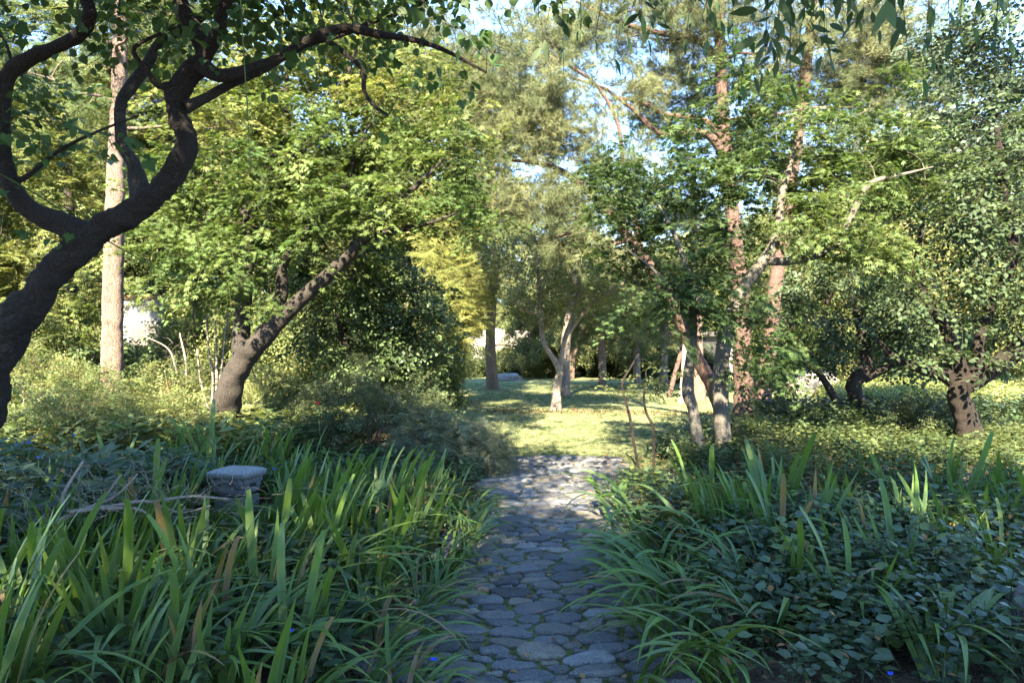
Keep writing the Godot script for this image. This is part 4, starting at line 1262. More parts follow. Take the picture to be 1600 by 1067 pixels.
func bush(called: String, label: String, category: String, at: Vector3, size: Vector3, n: int, protos: Array, mat: Material, smin: float, smax: float, ca: Color, cb: Color, bark: Material, group := "", bare := 0.0) -> void:
	var root := thing(called, label, category, at, group)
	var sk := []
	var g := Geo.new()
	for k in 5:
		var a := k * 1.3 + rf(0, 0.8)
		var tip := Vector3(cos(a) * size.x * 0.55, size.y * rf(0.5, 0.8), sin(a) * size.z * 0.55)
		var mid := tip * Vector3(0.4, 0.55, 0.4)
		var c := [Vector4(at.x, at.y - 0.02, at.z, 0.018), Vector4(at.x + mid.x, at.y + mid.y, at.z + mid.z, 0.012), Vector4(at.x + tip.x, at.y + tip.y, at.z + tip.z, 0.006)]
		var path := smooth_path(c, 0.12)
		tube(g, path, 5)
		for p in path:
			sk.append(Vector3(p.x, p.y, p.z))
	part("stem", g.mesh(), bark, root)
	var targets := []
	for k in n:
		var u := Vector3(rf(-1, 1), rf(0, 1), rf(-1, 1))
		while u.length() > 1.0:
			u = Vector3(rf(-1, 1), rf(0, 1), rf(-1, 1))
		u *= 1.0 / maxf(0.25, pow(u.length(), 0.45))
		if u.length() > 1.0:
			u = u.normalized()
		var wob := 1.0 + 0.3 * nz.get_noise_3dv((at + u * size) * 2.2)
		targets.append(at + u * size * wob)
	g = Geo.new()
	var ends := grow(g, sk, targets, 0.55, 0.04, 3)
	part("twig", g.mesh(), bark, root).set_meta("kind", "stuff")
	if bare > 0.0:
		ends = ends.filter(func(_e): return rng.randf() > bare)
	crown(root, ends, protos, mat, 3, 0.07, smin, smax, ca, cb, 0.3, "foliage")

func build_beds() -> void:
	var blades := [mats.blade_blue, mats.blade_green, mats.blade_green, mats.blade_blue, mats.blade_lime]
	# ---- irises in the left bed, row behind row
	var row := 0
	var d := 2.95
	while d < 8.7:
		var x := path_mid(d) - 0.62 - 0.015 * d + rf(-0.05, 0.05)
		var col := 0
		var limit := -(0.72 * d + 0.1)
		if d > 5.4:
			limit = maxf(limit, -2.75 - 0.1 * (d - 5.4))
		while x > limit and col < 12:
			var at := Vector3(x + rf(-0.07, 0.07), 0, -(d + rf(-0.1, 0.1)))
			var keep := Vector2(at.x + 2.47, at.z + 6.5).length() > 0.42
			var sight := absf(at.x / -at.z + 2.44 / 6.5) < 0.055 and d > 4.6 and d < 6.5   # in front of the lantern
			if d > 6.95 and at.x > -2.0:
				keep = false
			if keep:
				var edge := col == 0
				var form := "arching over the cobbles" if edge else "of upright sword leaves"
				var root := thing("iris_clump", "iris clump %s, %s row back in left bed, %s from path" % [form, ORD[row], ORD[col]], "iris", at, "iris clumps in the left bed")
				var arch := edge or rng.randf() < 0.2
				iris(root, "arch" if arch else "sword", 25 if not edge else 24, PI * 0.5 + rf(-0.7, 0.7), 0.95, (0.5 if sight else 0.8 if d > 6.3 else 1.0) * rf(0.95, 1.18) * (0.74 if edge else 0.9 if col == 1 else 1.0), blades)
			x -= rf(0.28, 0.36)
			col += 1
		d += 0.43
		row += 1
	for e in [[648, 2.95, "arching iris clump at the very front of the left bed, by the path"], [590, 3.15, "arching iris clump second along the path from the front left"]]:
		var root := thing("iris_clump", e[2], "iris", foot(e[0], e[1]), "iris clumps in the left bed")
		iris(root, "arch", 18, PI * 0.5 + rf(-0.5, 0.5), 0.9, 0.72, blades)
	# tall tufts further left, behind the lantern
	var k := 0
	for e in [[322, 8.3, "upright iris clump right below the maple trunk"], [285, 8.0, "upright iris clump left of the maple trunk's foot"], [350, 7.7, "upright iris clump just behind the stone lantern"], [165, 7.0, "sunlit iris clump left of the dead twigs, nearer the maple"], [55, 6.4, "iris clump at the foot of the plum's trunk"], [105, 6.0, "lime iris clump right of the plum's foot"], [250, 8.8, "far iris clump below the sunlit shrubs"], [430, 8.6, "iris clump behind the lantern, towards the azaleas"]]:
		var root := thing("iris_clump", e[2], "iris", foot(e[0], e[1]), "iris clumps behind the stone lantern")
		iris(root, "sword", 16, rf(0, TAU), 1.2, rf(1.0, 1.25), [mats.blade_green, mats.blade_blue, mats.blade_lime] if k != 5 else [mats.blade_lime])
		k += 1
	# ---- irises in the right bed
	var right := [[1066, 6.5], [1098, 6.1], [1150, 6.4], [1185, 6.0], [1212, 6.7], [1245, 6.2], [1290, 6.6], [1322, 6.1], [1415, 6.6], [1462, 6.9], [1492, 6.5], [1545, 6.8], [1585, 6.4], [1605, 7.0], [1232, 5.2], [1335, 5.0], [1500, 4.9], [1555, 4.8], [1590, 4.7], [1440, 4.1], [1120, 5.3], [1372, 7.4]]
	right.append_array([[1180, 5.6], [1270, 5.5], [1300, 4.7], [1400, 5.6], [1450, 5.2], [1530, 5.7], [1185, 4.6], [1400, 4.4], [1255, 4.3], [1540, 4.2], [1335, 4.0], [1160, 5.9], [1600, 5.6]])
	right.sort_custom(func(a, b): return a[0] < b[0])
	var row_of := {"back": 0, "middle": 0, "front": 0}
	for e in right:
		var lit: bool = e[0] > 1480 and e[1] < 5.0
		var which := "back" if e[1] >= 5.95 else "middle" if e[1] >= 4.95 else "front"
		var place := "%s iris clump of upright blades in the right bed's %s row, %s from the path" % ["lime" if lit else "green", which, ORD[row_of[which]]]
		row_of[which] += 1
		var root := thing("iris_clump", place, "iris", foot(e[0], e[1]), "iris clumps in the right bed")
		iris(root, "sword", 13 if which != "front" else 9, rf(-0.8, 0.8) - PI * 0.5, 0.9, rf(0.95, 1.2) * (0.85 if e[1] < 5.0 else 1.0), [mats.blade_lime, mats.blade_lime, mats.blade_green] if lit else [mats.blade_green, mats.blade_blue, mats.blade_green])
	k = 0
	for e in [[978, 6.1], [985, 5.5], [1000, 5.0], [1008, 4.6], [1040, 4.5], [1060, 4.9], [1035, 4.1], [1062, 3.9], [1090, 3.55], [1030, 3.6], [1035, 3.2], [1440, 3.4], [1480, 3.3], [1075, 5.5], [1115, 3.35], [1150, 4.4], [1190, 3.75], [1135, 3.15]]:
		var root := thing("iris_clump", "iris clump with long arching leaves, %s along the right edge of the path" % ORD[k] if k != 11 and k != 12 else "arching iris clump at the bottom right, %s" % ("left of the boulder" if k == 12 else "before the glossy shrubs"), "iris", foot(e[0], e[1]), "arching irises at the right edge of the path")
		iris(root, "arch", 20 if e[1] > 3.6 else 14, -PI * 0.5 + rf(-0.4, 0.9), 1.0, rf(0.9, 1.12), [mats.blade_blue, mats.blade_blue, mats.blade_green] if e[1] > 3.6 else [mats.blade_green, mats.blade_green, mats.blade_lime])
		k += 1

	# ---- low glossy shrubs in the right foreground
	k = 0
	for e in [[1210, 4.9, 0.3], [1290, 4.6, 0.32], [1400, 4.8, 0.32], [1270, 4.0, 0.28], [1370, 4.1, 0.32], [1490, 4.3, 0.36], [1570, 4.0, 0.36], [1340, 3.6, 0.26], [1480, 3.65, 0.30], [1120, 5.6, 0.3], [1230, 5.7, 0.32], [1350, 5.6, 0.34], [1470, 5.6, 0.32], [1580, 5.4, 0.34], [1010, 6.9, 0.26], [1015, 7.6, 0.22]]:
		var at := foot(e[0], e[1])
		var where := "%s counted from the front right" % ORD[k]
		var root := thing("low_shrub", "low glossy dark shrub in the right bed, %s" % where, "shrub", at, "low glossy shrubs in the right bed")
		var g := Geo.new()
		var n := 30
		var protos: Array = proto.cover
		for q in n:
			var a := q * 2.4
			var r := 0.42 * sqrt((q + 0.5) / n)
			var h: float = 0.8 * e[2] * (1.0 - 1.4 * r * r) * rf(0.75, 1.1)
			var p := at + Vector3(cos(a) * r, h * 0.25, sin(a) * r)
			tube(g, [Vector4(at.x + cos(a) * r * 0.3, 0, at.z + sin(a) * r * 0.3, 0.004), Vector4(p.x, p.y, p.z, 0.003)], 3)
			var s := rf(0.95, 1.45)
			var o := part("sprig", protos[rng.randi() % 3], mats["cover_%d" % (rng.randi() % 3)], root)
			o.transform = Transform3D((Basis(Vector3.UP, rf(0, TAU)) * Basis(Vector3.RIGHT, rf(-0.5, 0.5))).scaled(Vector3(s, s * h / 0.26, s)), Vector3(p.x, p.y - h * 0.1, p.z) - at)
		part("stem", g.mesh(), mats.bark_plum, root)
		k += 1

	# ---- ground cover
	var rl := func(dd): return path_mid(dd) + 0.8 + 0.1 * sin(dd * 3.0)
	cover_patch("ground_cover", "low dark leafy ground cover between the irises of the right bed", 3.0, 7.6, rl, func(dd): return 0.74 * dd + 0.6, 75, proto.cover, mats.leaf_gloss, 0.6, 1.35, Color(0.025, 0.055, 0.025), Color(0.05, 0.09, 0.03))
	cover_patch("ground_cover", "leafy ground cover behind the irises of the right bed, patched with sun", 7.6, 12.4, func(dd): return maxf(lawn_right(dd) + 0.1, path_mid(dd) + 1.4), func(dd): return 0.74 * dd + 0.6, 75, proto.cover, mats.leaf_soft, 0.9, 1.4, Color(0.05, 0.088, 0.028), Color(0.115, 0.145, 0.04), 0.14)
	cover_patch("ground_cover", "dark low hedge of glossy leaves round the crooked trunks", 12.3, 14.4, func(dd): return maxf(lawn_right(dd) + 0.4, 4.2), func(dd): return 0.74 * dd + 0.6, 90, proto.cover, mats.leaf_gloss, 1.2, 1.8, Color(0.022, 0.048, 0.02), Color(0.045, 0.08, 0.028), 0.25)
	cover_patch("ground_cover", "sunlit yellow green ground cover beyond the dark hedge on the right", 17.0, 27.0, func(dd): return maxf(lawn_right(dd) + 0.4, 7.2), func(dd): return 0.74 * dd + 0.6, 22, proto.clump, mats.leaf_soft, 0.7, 1.1, Color(0.13, 0.17, 0.035), Color(0.24, 0.25, 0.06), 0.3)
	cover_patch("undergrowth", "leafy weeds growing between the irises of the left bed", 2.9, 8.8, func(dd): return -0.74 * dd - 0.5, func(dd): return path_mid(dd) - 0.8, 60, proto.herb, mats.leaf_soft, 0.7, 1.2, Color(0.035, 0.07, 0.03), Color(0.06, 0.10, 0.035))
	cover_patch("undergrowth", "leafy plants below the plum and round the dead twigs at the left", 4.6, 7.4, func(dd): return -0.74 * dd - 0.5, func(dd): return -2.2 - 0.1 * dd, 70, proto.herb, mats.leaf_soft, 1.0, 1.9, Color(0.04, 0.08, 0.045), Color(0.07, 0.11, 0.05), 0.15)
	cover_patch("undergrowth", "sunlit herbs round the foot of the leaning maple", 8.6, 13.0, func(dd): return -0.74 * dd - 0.5, func(dd): return -1.9 - 0.05 * dd, 45, proto.herb, mats.leaf_soft, 1.2, 2.0, Color(0.075, 0.12, 0.03), Color(0.15, 0.175, 0.04), 0.1)

	# ---- shrubs on the left
	k = 0
	var ca := Color(0.10, 0.15, 0.035)
	var cb := Color(0.19, 0.215, 0.055)
	for e in [[90, 9.6, 0.75, 0.85, "yellow green sunlit shrub right beside the plum trunk"], [180, 9.9, 0.7, 0.8, "yellow green sunlit shrub before the straight conifer trunk"], [265, 9.7, 0.65, 0.75, "yellow green sunlit shrub left of the maple trunk"], [150, 11.5, 0.9, 1.15, "taller sunlit shrub at the foot of the straight conifer"], [40, 12.0, 1.0, 1.5, "tall sunlit shrub behind the plum trunk"], [285, 12.2, 0.8, 1.2, "sunlit shrub with bare tan twigs before the white wall"]]:
		bush("shrub", e[4], "shrub", foot(e[0], e[1]), Vector3(e[2], e[3], 0.6), 85, proto.fine, mats.leaf_soft, 1.2, 1.9, ca, cb, mats.bark_pale, "sunlit shrubs below the maple")
	bush("shrub", "pale feathery conifer shrub under the maple's fork", "shrub", foot(440, 12.0), Vector3(0.75, 1.05, 0.5), 60, proto.cedar, mats.needle, 0.6, 0.9, Color(0.13, 0.17, 0.05), Color(0.22, 0.23, 0.07), mats.bark_pale)
	bush("shrub", "dark leafy shrub before the wall's grey fence", "shrub", foot(240, 15.5), Vector3(0.5, 1.5, 0.5), 50, proto.glossy, mats.leaf_gloss, 0.9, 1.3, Color(0.03, 0.06, 0.02), Color(0.06, 0.1, 0.03), mats.bark_maple)
	bush("shrub", "green leafy shrub left of the straight conifer trunk", "shrub", foot(110, 15.0), Vector3(1.0, 2.1, 0.7), 90, proto.glossy, mats.leaf_soft, 1.0, 1.5, Color(0.06, 0.1, 0.025), Color(0.13, 0.16, 0.035), mats.bark_maple)
	bush("azalea", "large twiggy dark azalea left of the lawn", "shrub", foot(575, 9.4), Vector3(0.9, 1.25, 0.7), 190, proto.fine, mats.leaf_soft, 0.7, 1.15, Color(0.045, 0.075, 0.03), Color(0.085, 0.115, 0.04), mats.wood_grey, "azaleas beside the lawn", 0.15)
	bush("azalea", "twiggy azalea half bare, between the large azalea and the lawn", "shrub", foot(640, 9.9), Vector3(0.55, 0.95, 0.5), 110, proto.fine, mats.leaf_soft, 0.7, 1.1, Color(0.045, 0.075, 0.03), Color(0.08, 0.11, 0.04), mats.wood_grey, "azaleas beside the lawn", 0.25)
	bush("azalea", "low azalea behind the irises left of the large azalea", "shrub", foot(500, 9.3), Vector3(0.6, 0.7, 0.5), 90, proto.fine, mats.leaf_soft, 0.8, 1.2, Color(0.05, 0.085, 0.03), Color(0.09, 0.12, 0.04), mats.wood_grey, "azaleas beside the lawn", 0.1)
	bush("hedge", "clipped grey green mound at the left edge where the cobbles end", "hedge", foot(737, 8.7), Vector3(0.47, 0.55, 0.6), 460, proto.fine, mats.leaf_soft, 0.45, 0.75, Color(0.11, 0.14, 0.085), Color(0.20, 0.225, 0.13), mats.wood_grey, "clipped mounds left of the path")
	bush("hedge", "clipped grey green mound behind, against the twiggy azaleas", "hedge", foot(672, 8.9), Vector3(0.55, 0.62, 0.6), 420, proto.fine, mats.leaf_soft, 0.45, 0.75, Color(0.10, 0.13, 0.075), Color(0.19, 0.215, 0.12), mats.wood_grey, "clipped mounds left of the path")
	bush("shrub", "small leafy shrub at the left border of the lawn", "shrub", foot(680, 11.6), Vector3(0.3, 0.8, 0.4), 50, proto.glossy, mats.leaf_soft, 0.7, 1.0, Color(0.04, 0.07, 0.03), Color(0.08, 0.11, 0.04), mats.bark_maple)
	bush("shrub", "round dark shrub at the foot of the slim maple stems", "shrub", foot(1072, 9.6), Vector3(0.3, 0.42, 0.35), 45, proto.glossy, mats.leaf_gloss, 0.5, 0.75, Color(0.025, 0.05, 0.02), Color(0.05, 0.085, 0.03), mats.bark_maple)
	bush("shrub", "feathery dark shrub under the camellia in the right bed", "shrub", foot(1425, 11.0), Vector3(0.6, 0.75, 0.5), 70, proto.fine, mats.leaf_soft, 0.9, 1.3, Color(0.035, 0.065, 0.02), Color(0.07, 0.1, 0.03), mats.bark_maple)
	for e in [[20, 19, 1.8, 2.4, "broad sunlit bush behind the far left shrubs"], [190, 20, 1.5, 1.5, "sunlit bush between the straight conifer and the picket fence"], [310, 19, 1.4, 2.2, "broad bush right of the white wall, behind the bare whitish twigs"], [400, 18, 1.4, 2.4, "broad bush behind the fork of the leaning maple"], [490, 17, 1.3, 2.5, "broad bush behind the dark evergreen's left side"], [570, 19, 1.5, 2.6, "broad bush behind the dark evergreen"], [650, 18, 1.2, 2.3, "broad bush between the dark evergreen and the bright cedar"]]:
		bush("shrub", e[4], "shrub", foot(e[0], e[1]), Vector3(e[2], e[3], 1.0), 80, proto.clump, mats.leaf_soft, 0.8, 1.2, Color(0.08, 0.12, 0.03), Color(0.17, 0.19, 0.045), mats.bark_maple, "broad bushes behind the left bed")
	# ---- the hedge and shrubs at the far edge of the lawn
	k = 0
	for e in [[735, 35, 2.0, 1.5, 0, "dark hedge shrub at the far left of the lawn, behind the reddish pine"], [800, 36, 1.4, 1.2, 1, "light shrub below the pale boulders at the lawn's far edge"], [850, 35, 1.6, 2.6, 1, "tall yellow green shrub at the lawn's far edge beside the boulders"], [910, 36, 1.6, 1.7, 0, "dark hedge shrub behind the forked lawn tree"], [965, 35, 1.6, 1.6, 0, "dark hedge shrub behind the slender pine"], [1020, 34, 1.5, 1.5, 0, "dark hedge shrub behind the straight pale pine"], [1075, 30, 1.5, 1.4, 0, "dark hedge shrub behind the leaning poles"]]:
		bush("shrub", e[5], "shrub", foot(e[0], e[1]), Vector3(e[2], e[3], 1.0), 60, proto.clump, mats.leaf_soft, 0.7, 1.1, Color(0.035, 0.06, 0.02) if e[4] == 0 else Color(0.13, 0.17, 0.035), Color(0.06, 0.09, 0.03) if e[4] == 0 else Color(0.23, 0.24, 0.05), mats.bark_maple, "shrubs along the far edge of the lawn")
	for e in [[835, 33, 1.7, 3.6, "tall pale green young tree left behind the lawn tree"], [905, 34, 1.8, 4.4, "tall pale green young tree straight behind the lawn tree"], [975, 33, 1.7, 4.0, "tall pale green young tree behind the slender pine"], [1035, 35, 1.7, 4.6, "tall pale green young tree behind the straight pale pine"]]:
		bush("young_tree", e[4], "tree", foot(e[0], e[1]) + Vector3(0, 0.7, 0), Vector3(e[2], e[3], 1.2), 85, proto.clump, mats.leaf_soft, 0.7, 1.1, Color(0.11, 0.15, 0.05), Color(0.21, 0.22, 0.075), mats.bark_pale, "pale young trees behind the lawn", 0.1)
	for e in [[1240, 25.5, 1.0, 1.2, "sunlit light shrub beside the pale stone behind the camellia"], [1330, 28, 2.2, 2.0, "sunlit light shrub behind the crooked camellia trunk"], [1440, 28, 2.0, 2.0, "sunlit light shrub between the camellia and the old plum"], [1550, 27, 2.0, 1.9, "sunlit light shrub behind the old plum's trunk"]]:
		bush("shrub", e[4], "shrub", foot(e[0], e[1]), Vector3(e[2], e[3], 1.0), 60, proto.clump, mats.leaf_soft, 0.7, 1.2, Color(0.13, 0.17, 0.04), Color(0.25, 0.25, 0.07), mats.bark_maple, "sunlit shrubs beyond the right bed")

func boulder(called: String, label: String, at: Vector3, size: Vector3, mat: Material, sd: float, group := "", tone := Color.WHITE) -> void:
	var g := Geo.new()
	var rings := 12
	var sides := 18
	for r in rings + 1:
		var th := PI * r / rings
		for s in sides:
			var a := TAU * s / sides
			var u := Vector3(sin(th) * cos(a), cos(th), sin(th) * sin(a))
			var bx := Vector3(signf(u.x) * pow(absf(u.x), 0.7), signf(u.y) * pow(absf(u.y), 0.7), signf(u.z) * pow(absf(u.z), 0.7))
			var q := 1.0 + 0.22 * nz.get_noise_3dv(u * 0.9 + Vector3(sd, sd * 2, 0)) + 0.06 * nf.get_noise_3dv(u * 3.0 + Vector3(sd, 0, 0))
			g.add(bx * size * q, tone)
	for r in rings:
		for s in sides:
			var s2 := (s + 1) % sides
			g.quad(r * sides + s, (r + 1) * sides + s, (r + 1) * sides + s2, r * sides + s2)
	var o := part(called, g.mesh(), mat, self)
	o.position = at
	tag(o, label, "boulder", group)

func loft(levels: Array, power: float, sides := 32) -> Mesh:   # [half width, half depth, height] from the bottom up, corners rounded
	var g := Geo.new()
	for l in levels:
		for s in sides:
			var a := TAU * s / sides
			var x := signf(cos(a)) * pow(absf(cos(a)), power)
			var z := signf(sin(a)) * pow(absf(sin(a)), power)
			g.add(Vector3(x * l[0], l[2], z * l[1]), Color.WHITE)
	for k in levels.size() - 1:
		for s in sides:
			var s2 := (s + 1) % sides
			g.quad(k * sides + s, k * sides + s2, (k + 1) * sides + s2, (k + 1) * sides + s)
	for e in [0, levels.size() - 1]:
		var m := g.add(Vector3(0, levels[e][2] + (0.004 if e else 0.0), 0), Color.WHITE)
		for s in sides:
			var s2 := (s + 1) % sides
			if e:
				g.tri(e * sides + s, e * sides + s2, m)
			else:
				g.tri(s2, s, m)
	return g.mesh(true) if false else g.mesh()

func box(g: Geo, lo: Vector3, hi: Vector3, col := Color.WHITE) -> void:
	for f in [[0, 1, 3, 2], [5, 4, 6, 7], [4, 0, 2, 6], [1, 5, 7, 3], [2, 3, 7, 6], [4, 5, 1, 0]]:
		var b := g.v.size()
		for q in f:
			g.add(Vector3(hi.x if q & 1 else lo.x, hi.y if q & 2 else lo.y, lo.z if q & 4 else hi.z), col)
		g.quad(b, b + 3, b + 2, b + 1)

func dead_branch(called: String, label: String, stems: Array, d0: float, d1: float, twigs: int, reach: float, mat: Material, group := "") -> void:
	var first := limb(stems[0], d0, d1)
	var root := thing(called, label, "branch", Vector3(first[0].x, 0.0, first[0].z), group)
	var sk := []
	for s in stems:
		limb_part("branch", limb(s, d0, d1), mat, root, sk, 0.04, 6, 0.15, 0.1)
	var g := Geo.new()
	var targets := []
	for k in twigs:
		var at: Vector3 = sk[rng.randi() % sk.size()]
		targets.append(at + Vector3(rng.randfn(), absf(rng.randfn()) * 0.7 - 0.15, rng.randfn()) * reach)
	grow(g, sk, targets, 0.45, 0.05, 3)
	part("twig", g.mesh(), mat, root).set_meta("kind", "stuff")

func build_small() -> void:
	# ---- granite lantern
	var root := thing("stone_lantern", "low speckled granite lantern standing among the irises of the left bed", "lantern", Vector3(-2.44, 0.07, -6.5))
	root.rotation.y = -0.22
	root.scale = Vector3(0.82, 0.82, 0.82)
	part("post", loft([[0.17, 0.15, -0.09], [0.18, 0.16, 0.0], [0.188, 0.165, 0.12], [0.175, 0.155, 0.135]], 0.22), mats.granite, root, false)
	part("base_slab", loft([[0.165, 0.145, 0.136], [0.165, 0.145, 0.164], [0.185, 0.165, 0.172], [0.19, 0.17, 0.21], [0.18, 0.16, 0.217]], 0.22), mats.granite, root, false)
	for q in [[-0.135, -0.115], [-0.135, 0.115], [0.135, -0.115], [0.135, 0.115]]:
		var c := part("corner_post", loft([[0.055, 0.05, 0.218], [0.055, 0.05, 0.262]], 0.3, 16), mats.granite, root, false)
		c.position = Vector3(q[0], 0, q[1])
	var back := Geo.new()
	box(back, Vector3(-0.17, 0.218, -0.05), Vector3(0.07, 0.262, 0.155))
	part("fire_box", back.mesh(), mats.granite, root, false)
	part("upper_slab", loft([[0.175, 0.155, 0.263], [0.21, 0.19, 0.27], [0.215, 0.19, 0.325], [0.205, 0.18, 0.33]], 0.22), mats.granite, root, false)
	part("cap", loft([[0.2, 0.18, 0.331], [0.245, 0.215, 0.337], [0.25, 0.22, 0.385], [0.235, 0.205, 0.402], [0.19, 0.165, 0.418], [0.12, 0.105, 0.43], [0.05, 0.045, 0.434]], 0.22, 44), mats.granite, root, false)

	# ---- dead branches and bare twigs
	dead_branch("dead_branch", "grey dead branch lying across the left bed before the stone lantern", [[110, 800, 3.5, 180, 790, 3, 230, 783, 2.4, 280, 800, 1.6, 330, 790, 1], [160, 795, 2.8, 215, 795, 2.6, 240, 815, 2.4, 262, 860, 2.1, 280, 905, 2, 300, 935, 1.3], [230, 785, 2.5, 300, 775, 2, 360, 780, 1], [60, 830, 4, 120, 800, 3, 180, 775, 2.2, 215, 740, 1.2]], 4.4, 4.5, 300, 0.2, mats.bark_pale)
	dead_branch("dead_branch", "tangle of fine grey twigs under the leafy plants at the left edge", [[30, 850, 4, 90, 815, 3, 150, 790, 2, 190, 740, 1.2], [90, 815, 2.5, 100, 770, 3, 130, 720, 2]], 4.6, 4.8, 120, 0.25, mats.bark_pale)
	dead_branch("bare_shrub", "bare whitish twigs standing left of the maple's trunk", [[330, 640, 2, 332, 590, 1.7, 325, 540, 1.4, 322, 495, 1.2], [335, 640, 2, 345, 580, 1.5, 352, 520, 1.5, 356, 488, 1], [325, 640, 2, 312, 590, 1.4, 308, 545, 1.2], [338, 640, 2, 338, 560, 2, 336, 500, 1]], 11.6, 11.8, 110, 0.2, mats.bark_pale)
	dead_branch("bare_shrub", "bare tan twigs before the white wall", [[290, 640, 1.8, 275, 580, 1.4, 262, 545, 1.1, 225, 525, 1], [290, 640, 2, 290, 570, 2, 280, 520, 1]], 12.6, 12.8, 60, 0.25, mats.bark_pale)

	# ---- sapling at the right edge of the path's end
	root = thing("sapling", "thin sapling with two dark crooked stems at the corner of the lawn", "sapling", foot(1000, 8.9))
	var sk := []
	limb_part("stem", limb([1003, 770, 3, 998, 735, 2.6, 990, 690, 2.4, 985, 655, 2.4, 978, 628, 2.2, 972, 600, 2, 985, 575, 1.5, 1000, 550, 1], 8.9, 8.9), mats.bark_plum, root, sk, 0.05, 6, 0.1, 0.05)
	limb_part("stem", limb([1018, 770, 2.6, 1021, 735, 2.4, 1022, 690, 2.4, 1020, 665, 2.4, 1010, 645, 2.2, 1006, 620, 2, 1010, 590, 1.5, 1004, 560, 1], 8.9, 8.9), mats.bark_plum, root, sk, 0.05, 6, 0.1, 0.05)
	leafy(root, sk, [[995, 585, 8.9, 40, 40, 0.25], [1035, 610, 8.9, 25, 22, 0.2], [975, 620, 8.9, 15, 20, 0.15]], 20, proto.glossy, mats.leaf_soft, 1, 0.05, 0.45, 0.7, Color(0.05, 0.075, 0.025), Color(0.1, 0.12, 0.035), mats.bark_plum, 0.3, 0.5, 0.6)

	# ---- two poles leaning in the lawn
	var g := Geo.new()
	tube(g, smooth_path(limb([1044, 626, 4, 1056, 580, 3.8, 1072, 525, 3.5], 21, 21.3), 0.2), 8, 0.05, 0.02)
	tag(part("leaning_pole", g.mesh(), mats.bark_red, self), "reddish brown pole leaning against the pine beyond the lawn", "pole", "leaning poles")
	g = Geo.new()
	tube(g, smooth_path(limb([1064, 634, 4.5, 1068, 580, 4, 1071, 530, 3.8], 19, 19.4), 0.2), 8, 0.05, 0.02, Color(1.8, 1.9, 2.1))
	tag(part("leaning_pole", g.mesh(), mats.bark_pale, self), "whitish pole standing beside the reddish leaning pole", "pole", "leaning poles")

	# ---- white garden wall with a brown coping, and a grey fence before it
	root = thing("garden_wall", "white plastered wall with a brown coping glimpsed behind the conifer trunk", "wall", foot(225, 23.0))
	g = Geo.new()
	box(g, Vector3(-0.9, -0.05, -0.15), Vector3(0.55, 2.95, 0.15))
	part("wall_body", g.mesh(), mats.plaster, root, false)
	g = Geo.new()
	box(g, Vector3(-0.95, 2.95, -0.2), Vector3(0.6, 3.07, 0.22), Color(0.9, 0.6, 0.42))
	part("coping", g.mesh(), mats.wood_grey, root, false)
	root = thing("fence", "weathered grey picket fence before the white wall", "fence", foot(240, 21.5))
	for q in 9:
		g = Geo.new()
		box(g, Vector3(-0.055, -0.02, -0.012), Vector3(0.055, rf(2.05, 2.2), 0.012))
		part("picket", g.mesh(), mats.wood_grey, root, false).position = Vector3(-0.6 + q * 0.155, 0, 0.03)
	for y in [0.5, 1.6]:
		g = Geo.new()
		box(g, Vector3(-0.7, y - 0.04, -0.03), Vector3(0.75, y + 0.04, 0.015))
		part("rail", g.mesh(), mats.wood_grey, root, false)

	# ---- boulders
	var tones := [Color(1.3, 1.25, 1.2), Color(1.15, 1.15, 1.15), Color(1.4, 1.3, 1.2)]
	var k := 0
	for e in [[752, 552, 1.0, 0.8, "squarish pale boulder left of the reddish pine trunk"], [795, 556, 1.1, 0.75, "large pale boulder right of the reddish pine trunk"], [826, 548, 0.6, 0.5, "small pale boulder at the right end of the boulder bank"], [775, 528, 0.8, 0.45, "pale boulder topmost on the bank behind the reddish pine"], [810, 528, 0.7, 0.4, "flat pale boulder on top of the bank's right side"], [733, 566, 0.8, 0.6, "pale boulder lowest at the left of the bank"]]:
		var p := seat(e[0], e[1], 38.0)
		boulder("boulder", e[4], p, Vector3(e[2], e[3], 0.7), mats.boulder, k * 3.1, "pale boulders banked at the back of the lawn", tones[k % 3])
		k += 1
	boulder("boulder", "pale stone slab glimpsed beyond the camellia, before the light shrubs", foot(1268, 23.5) + Vector3(0, 0.25, 0), Vector3(0.8, 0.45, 0.5), mats.boulder, 21.0, "", Color(0.9, 0.8, 0.72))
	boulder("boulder", "small flat dark stone lying at the far edge of the lawn", foot(795, 31) + Vector3(0, 0.12, 0), Vector3(0.55, 0.22, 0.4), mats.boulder, 31.0, "", Color(0.5, 0.5, 0.52))
	boulder("boulder", "dark grey boulder at the bottom right corner of the bed", Vector3(2.53, 0.05, -3.4), Vector3(0.17, 0.34, 0.2), mats.boulder, 41.0, "", Color(0.2, 0.21, 0.22))
	# far pale building seen in glimpses between the trunks
	root = thing("pale_house", "pale house glimpsed between the trunks behind the far hedge", "house", foot(1010, 41))
	g = Geo.new()
	box(g, Vector3(-2.5, -0.05, -2.0), Vector3(4.5, 2.0, 2.0))
	part("wall", g.mesh(), mats.plaster, root, false)
	g = Geo.new()
	box(g, Vector3(-2.9, 2.0, -2.4), Vector3(4.9, 2.25, 2.4), Color(0.5, 0.5, 0.55))
	part("roof", g.mesh(), mats.wood_grey, root, false)
	for q in 3:
		g = Geo.new()
		box(g, Vector3(-0.4, 0.7, 2.0), Vector3(0.4, 1.7, 2.03), Color(0.25, 0.28, 0.32))
		part("window", g.mesh(), mats.wood_grey, root, false).position = Vector3(-1.4 + 2.2 * q, 0, 0.002)

	# ---- blue dayflowers and one red flower
	k = 0
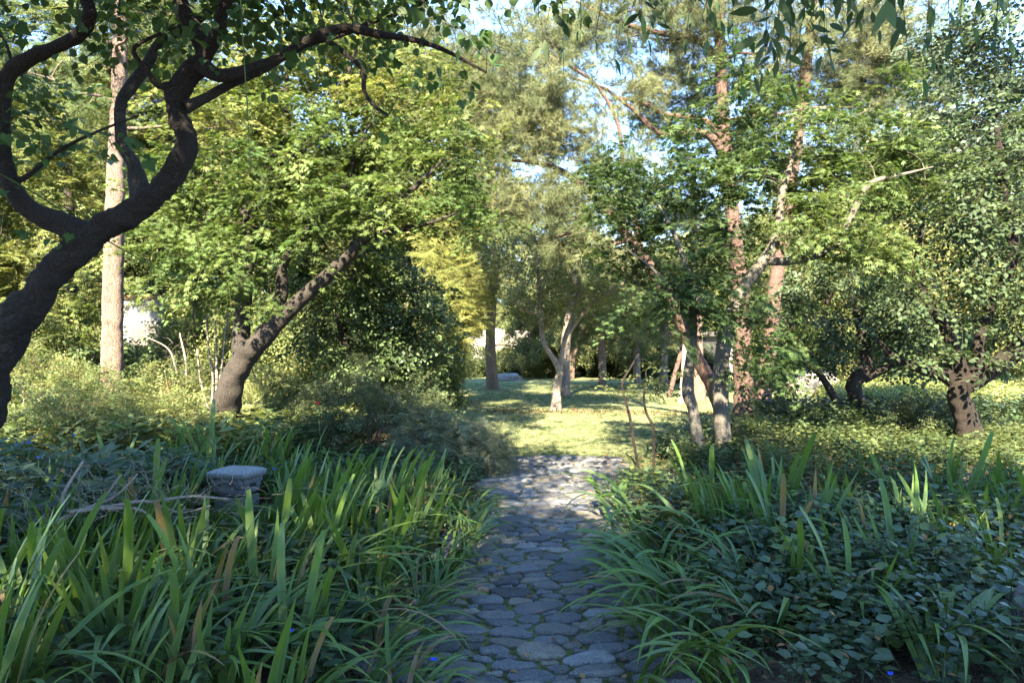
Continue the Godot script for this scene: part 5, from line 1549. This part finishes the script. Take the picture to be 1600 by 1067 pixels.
	for e in [[455, 985, 3.1, "blue dayflower low in the front of the left bed"], [573, 925, 3.9, "blue dayflower in the left bed near the path edge"], [678, 1030, 3.0, "blue dayflower at the very front of the left bed by the cobbles"], [428, 733, 6.3, "blue dayflower right above the stone lantern's cap"], [45, 692, 6.2, "blue dayflower at the foot of the plum, at the left edge"], [115, 680, 6.2, "blue dayflower among the lime leaves beside the plum"], [60, 715, 5.8, "blue dayflower lowest of those below the plum"], [1390, 1052, 3.1, "pale blue flower in the right bed at the bottom"]]:
		var p := seat(e[0], e[1], e[2])
		root = thing("dayflower", e[3], "flower", Vector3(p.x, 0, p.z), "blue dayflowers")
		g = Geo.new()
		tube(g, [Vector4(0.02, 0, 0, 0.003), Vector4(0.01, p.y * 0.5, 0.01, 0.0025), Vector4(0, p.y, 0, 0.002)], 4)
		part("stem", g.mesh(), mats.blade_green, root, false)
		for s in [-1, 1]:
			g = Geo.new()
			leaf(g, "round", Vector3(0, p.y, 0), Vector3(s * 0.7, 0.7, 0.25), Vector3(0, 0.2, 1), 0.017, Color.WHITE)
			part("petal", g.mesh(), mats.petal_blue, root, false)
		k += 1
	var rp := seat(497, 629, 8.4)
	root = thing("red_flower", "single red flower in the azaleas behind the left bed", "flower", Vector3(rp.x, 0, rp.z))
	g = Geo.new()
	tube(g, [Vector4(0.05, 0, 0, 0.004), Vector4(0, rp.y, 0, 0.003)], 4)
	part("stem", g.mesh(), mats.blade_green, root, false)
	for q in 5:
		g = Geo.new()
		leaf(g, "round", Vector3(0, rp.y, 0), Vector3(cos(q * 1.256), sin(q * 1.256), 0.4), Vector3(0, 0.2, 1), 0.022, Color.WHITE)
		part("petal", g.mesh(), mats.petal_red, root, false)

	# ---- pale green vines in front of the plum
	for e in [[[-20, 262, 1.3, 70, 312, 1.3, 160, 372, 1.2, 245, 418, 1.0, 330, 450, 0.8], 4.2, 6.5, "pale green vine stretched slantwise across the plum trunk"], [[372, -40, 1.0, 380, 90, 1.0, 386, 180, 0.9, 390, 262, 0.7], 4.3, 4.3, "pale green vine hanging straight down from the plum's bough"]]:
		g = Geo.new()
		tube(g, smooth_path(limb(e[0], e[1], e[2]), 0.1), 5)
		var o := part("vine", g.mesh(), mats.blade_lime, self)
		tag(o, e[3], "vine")
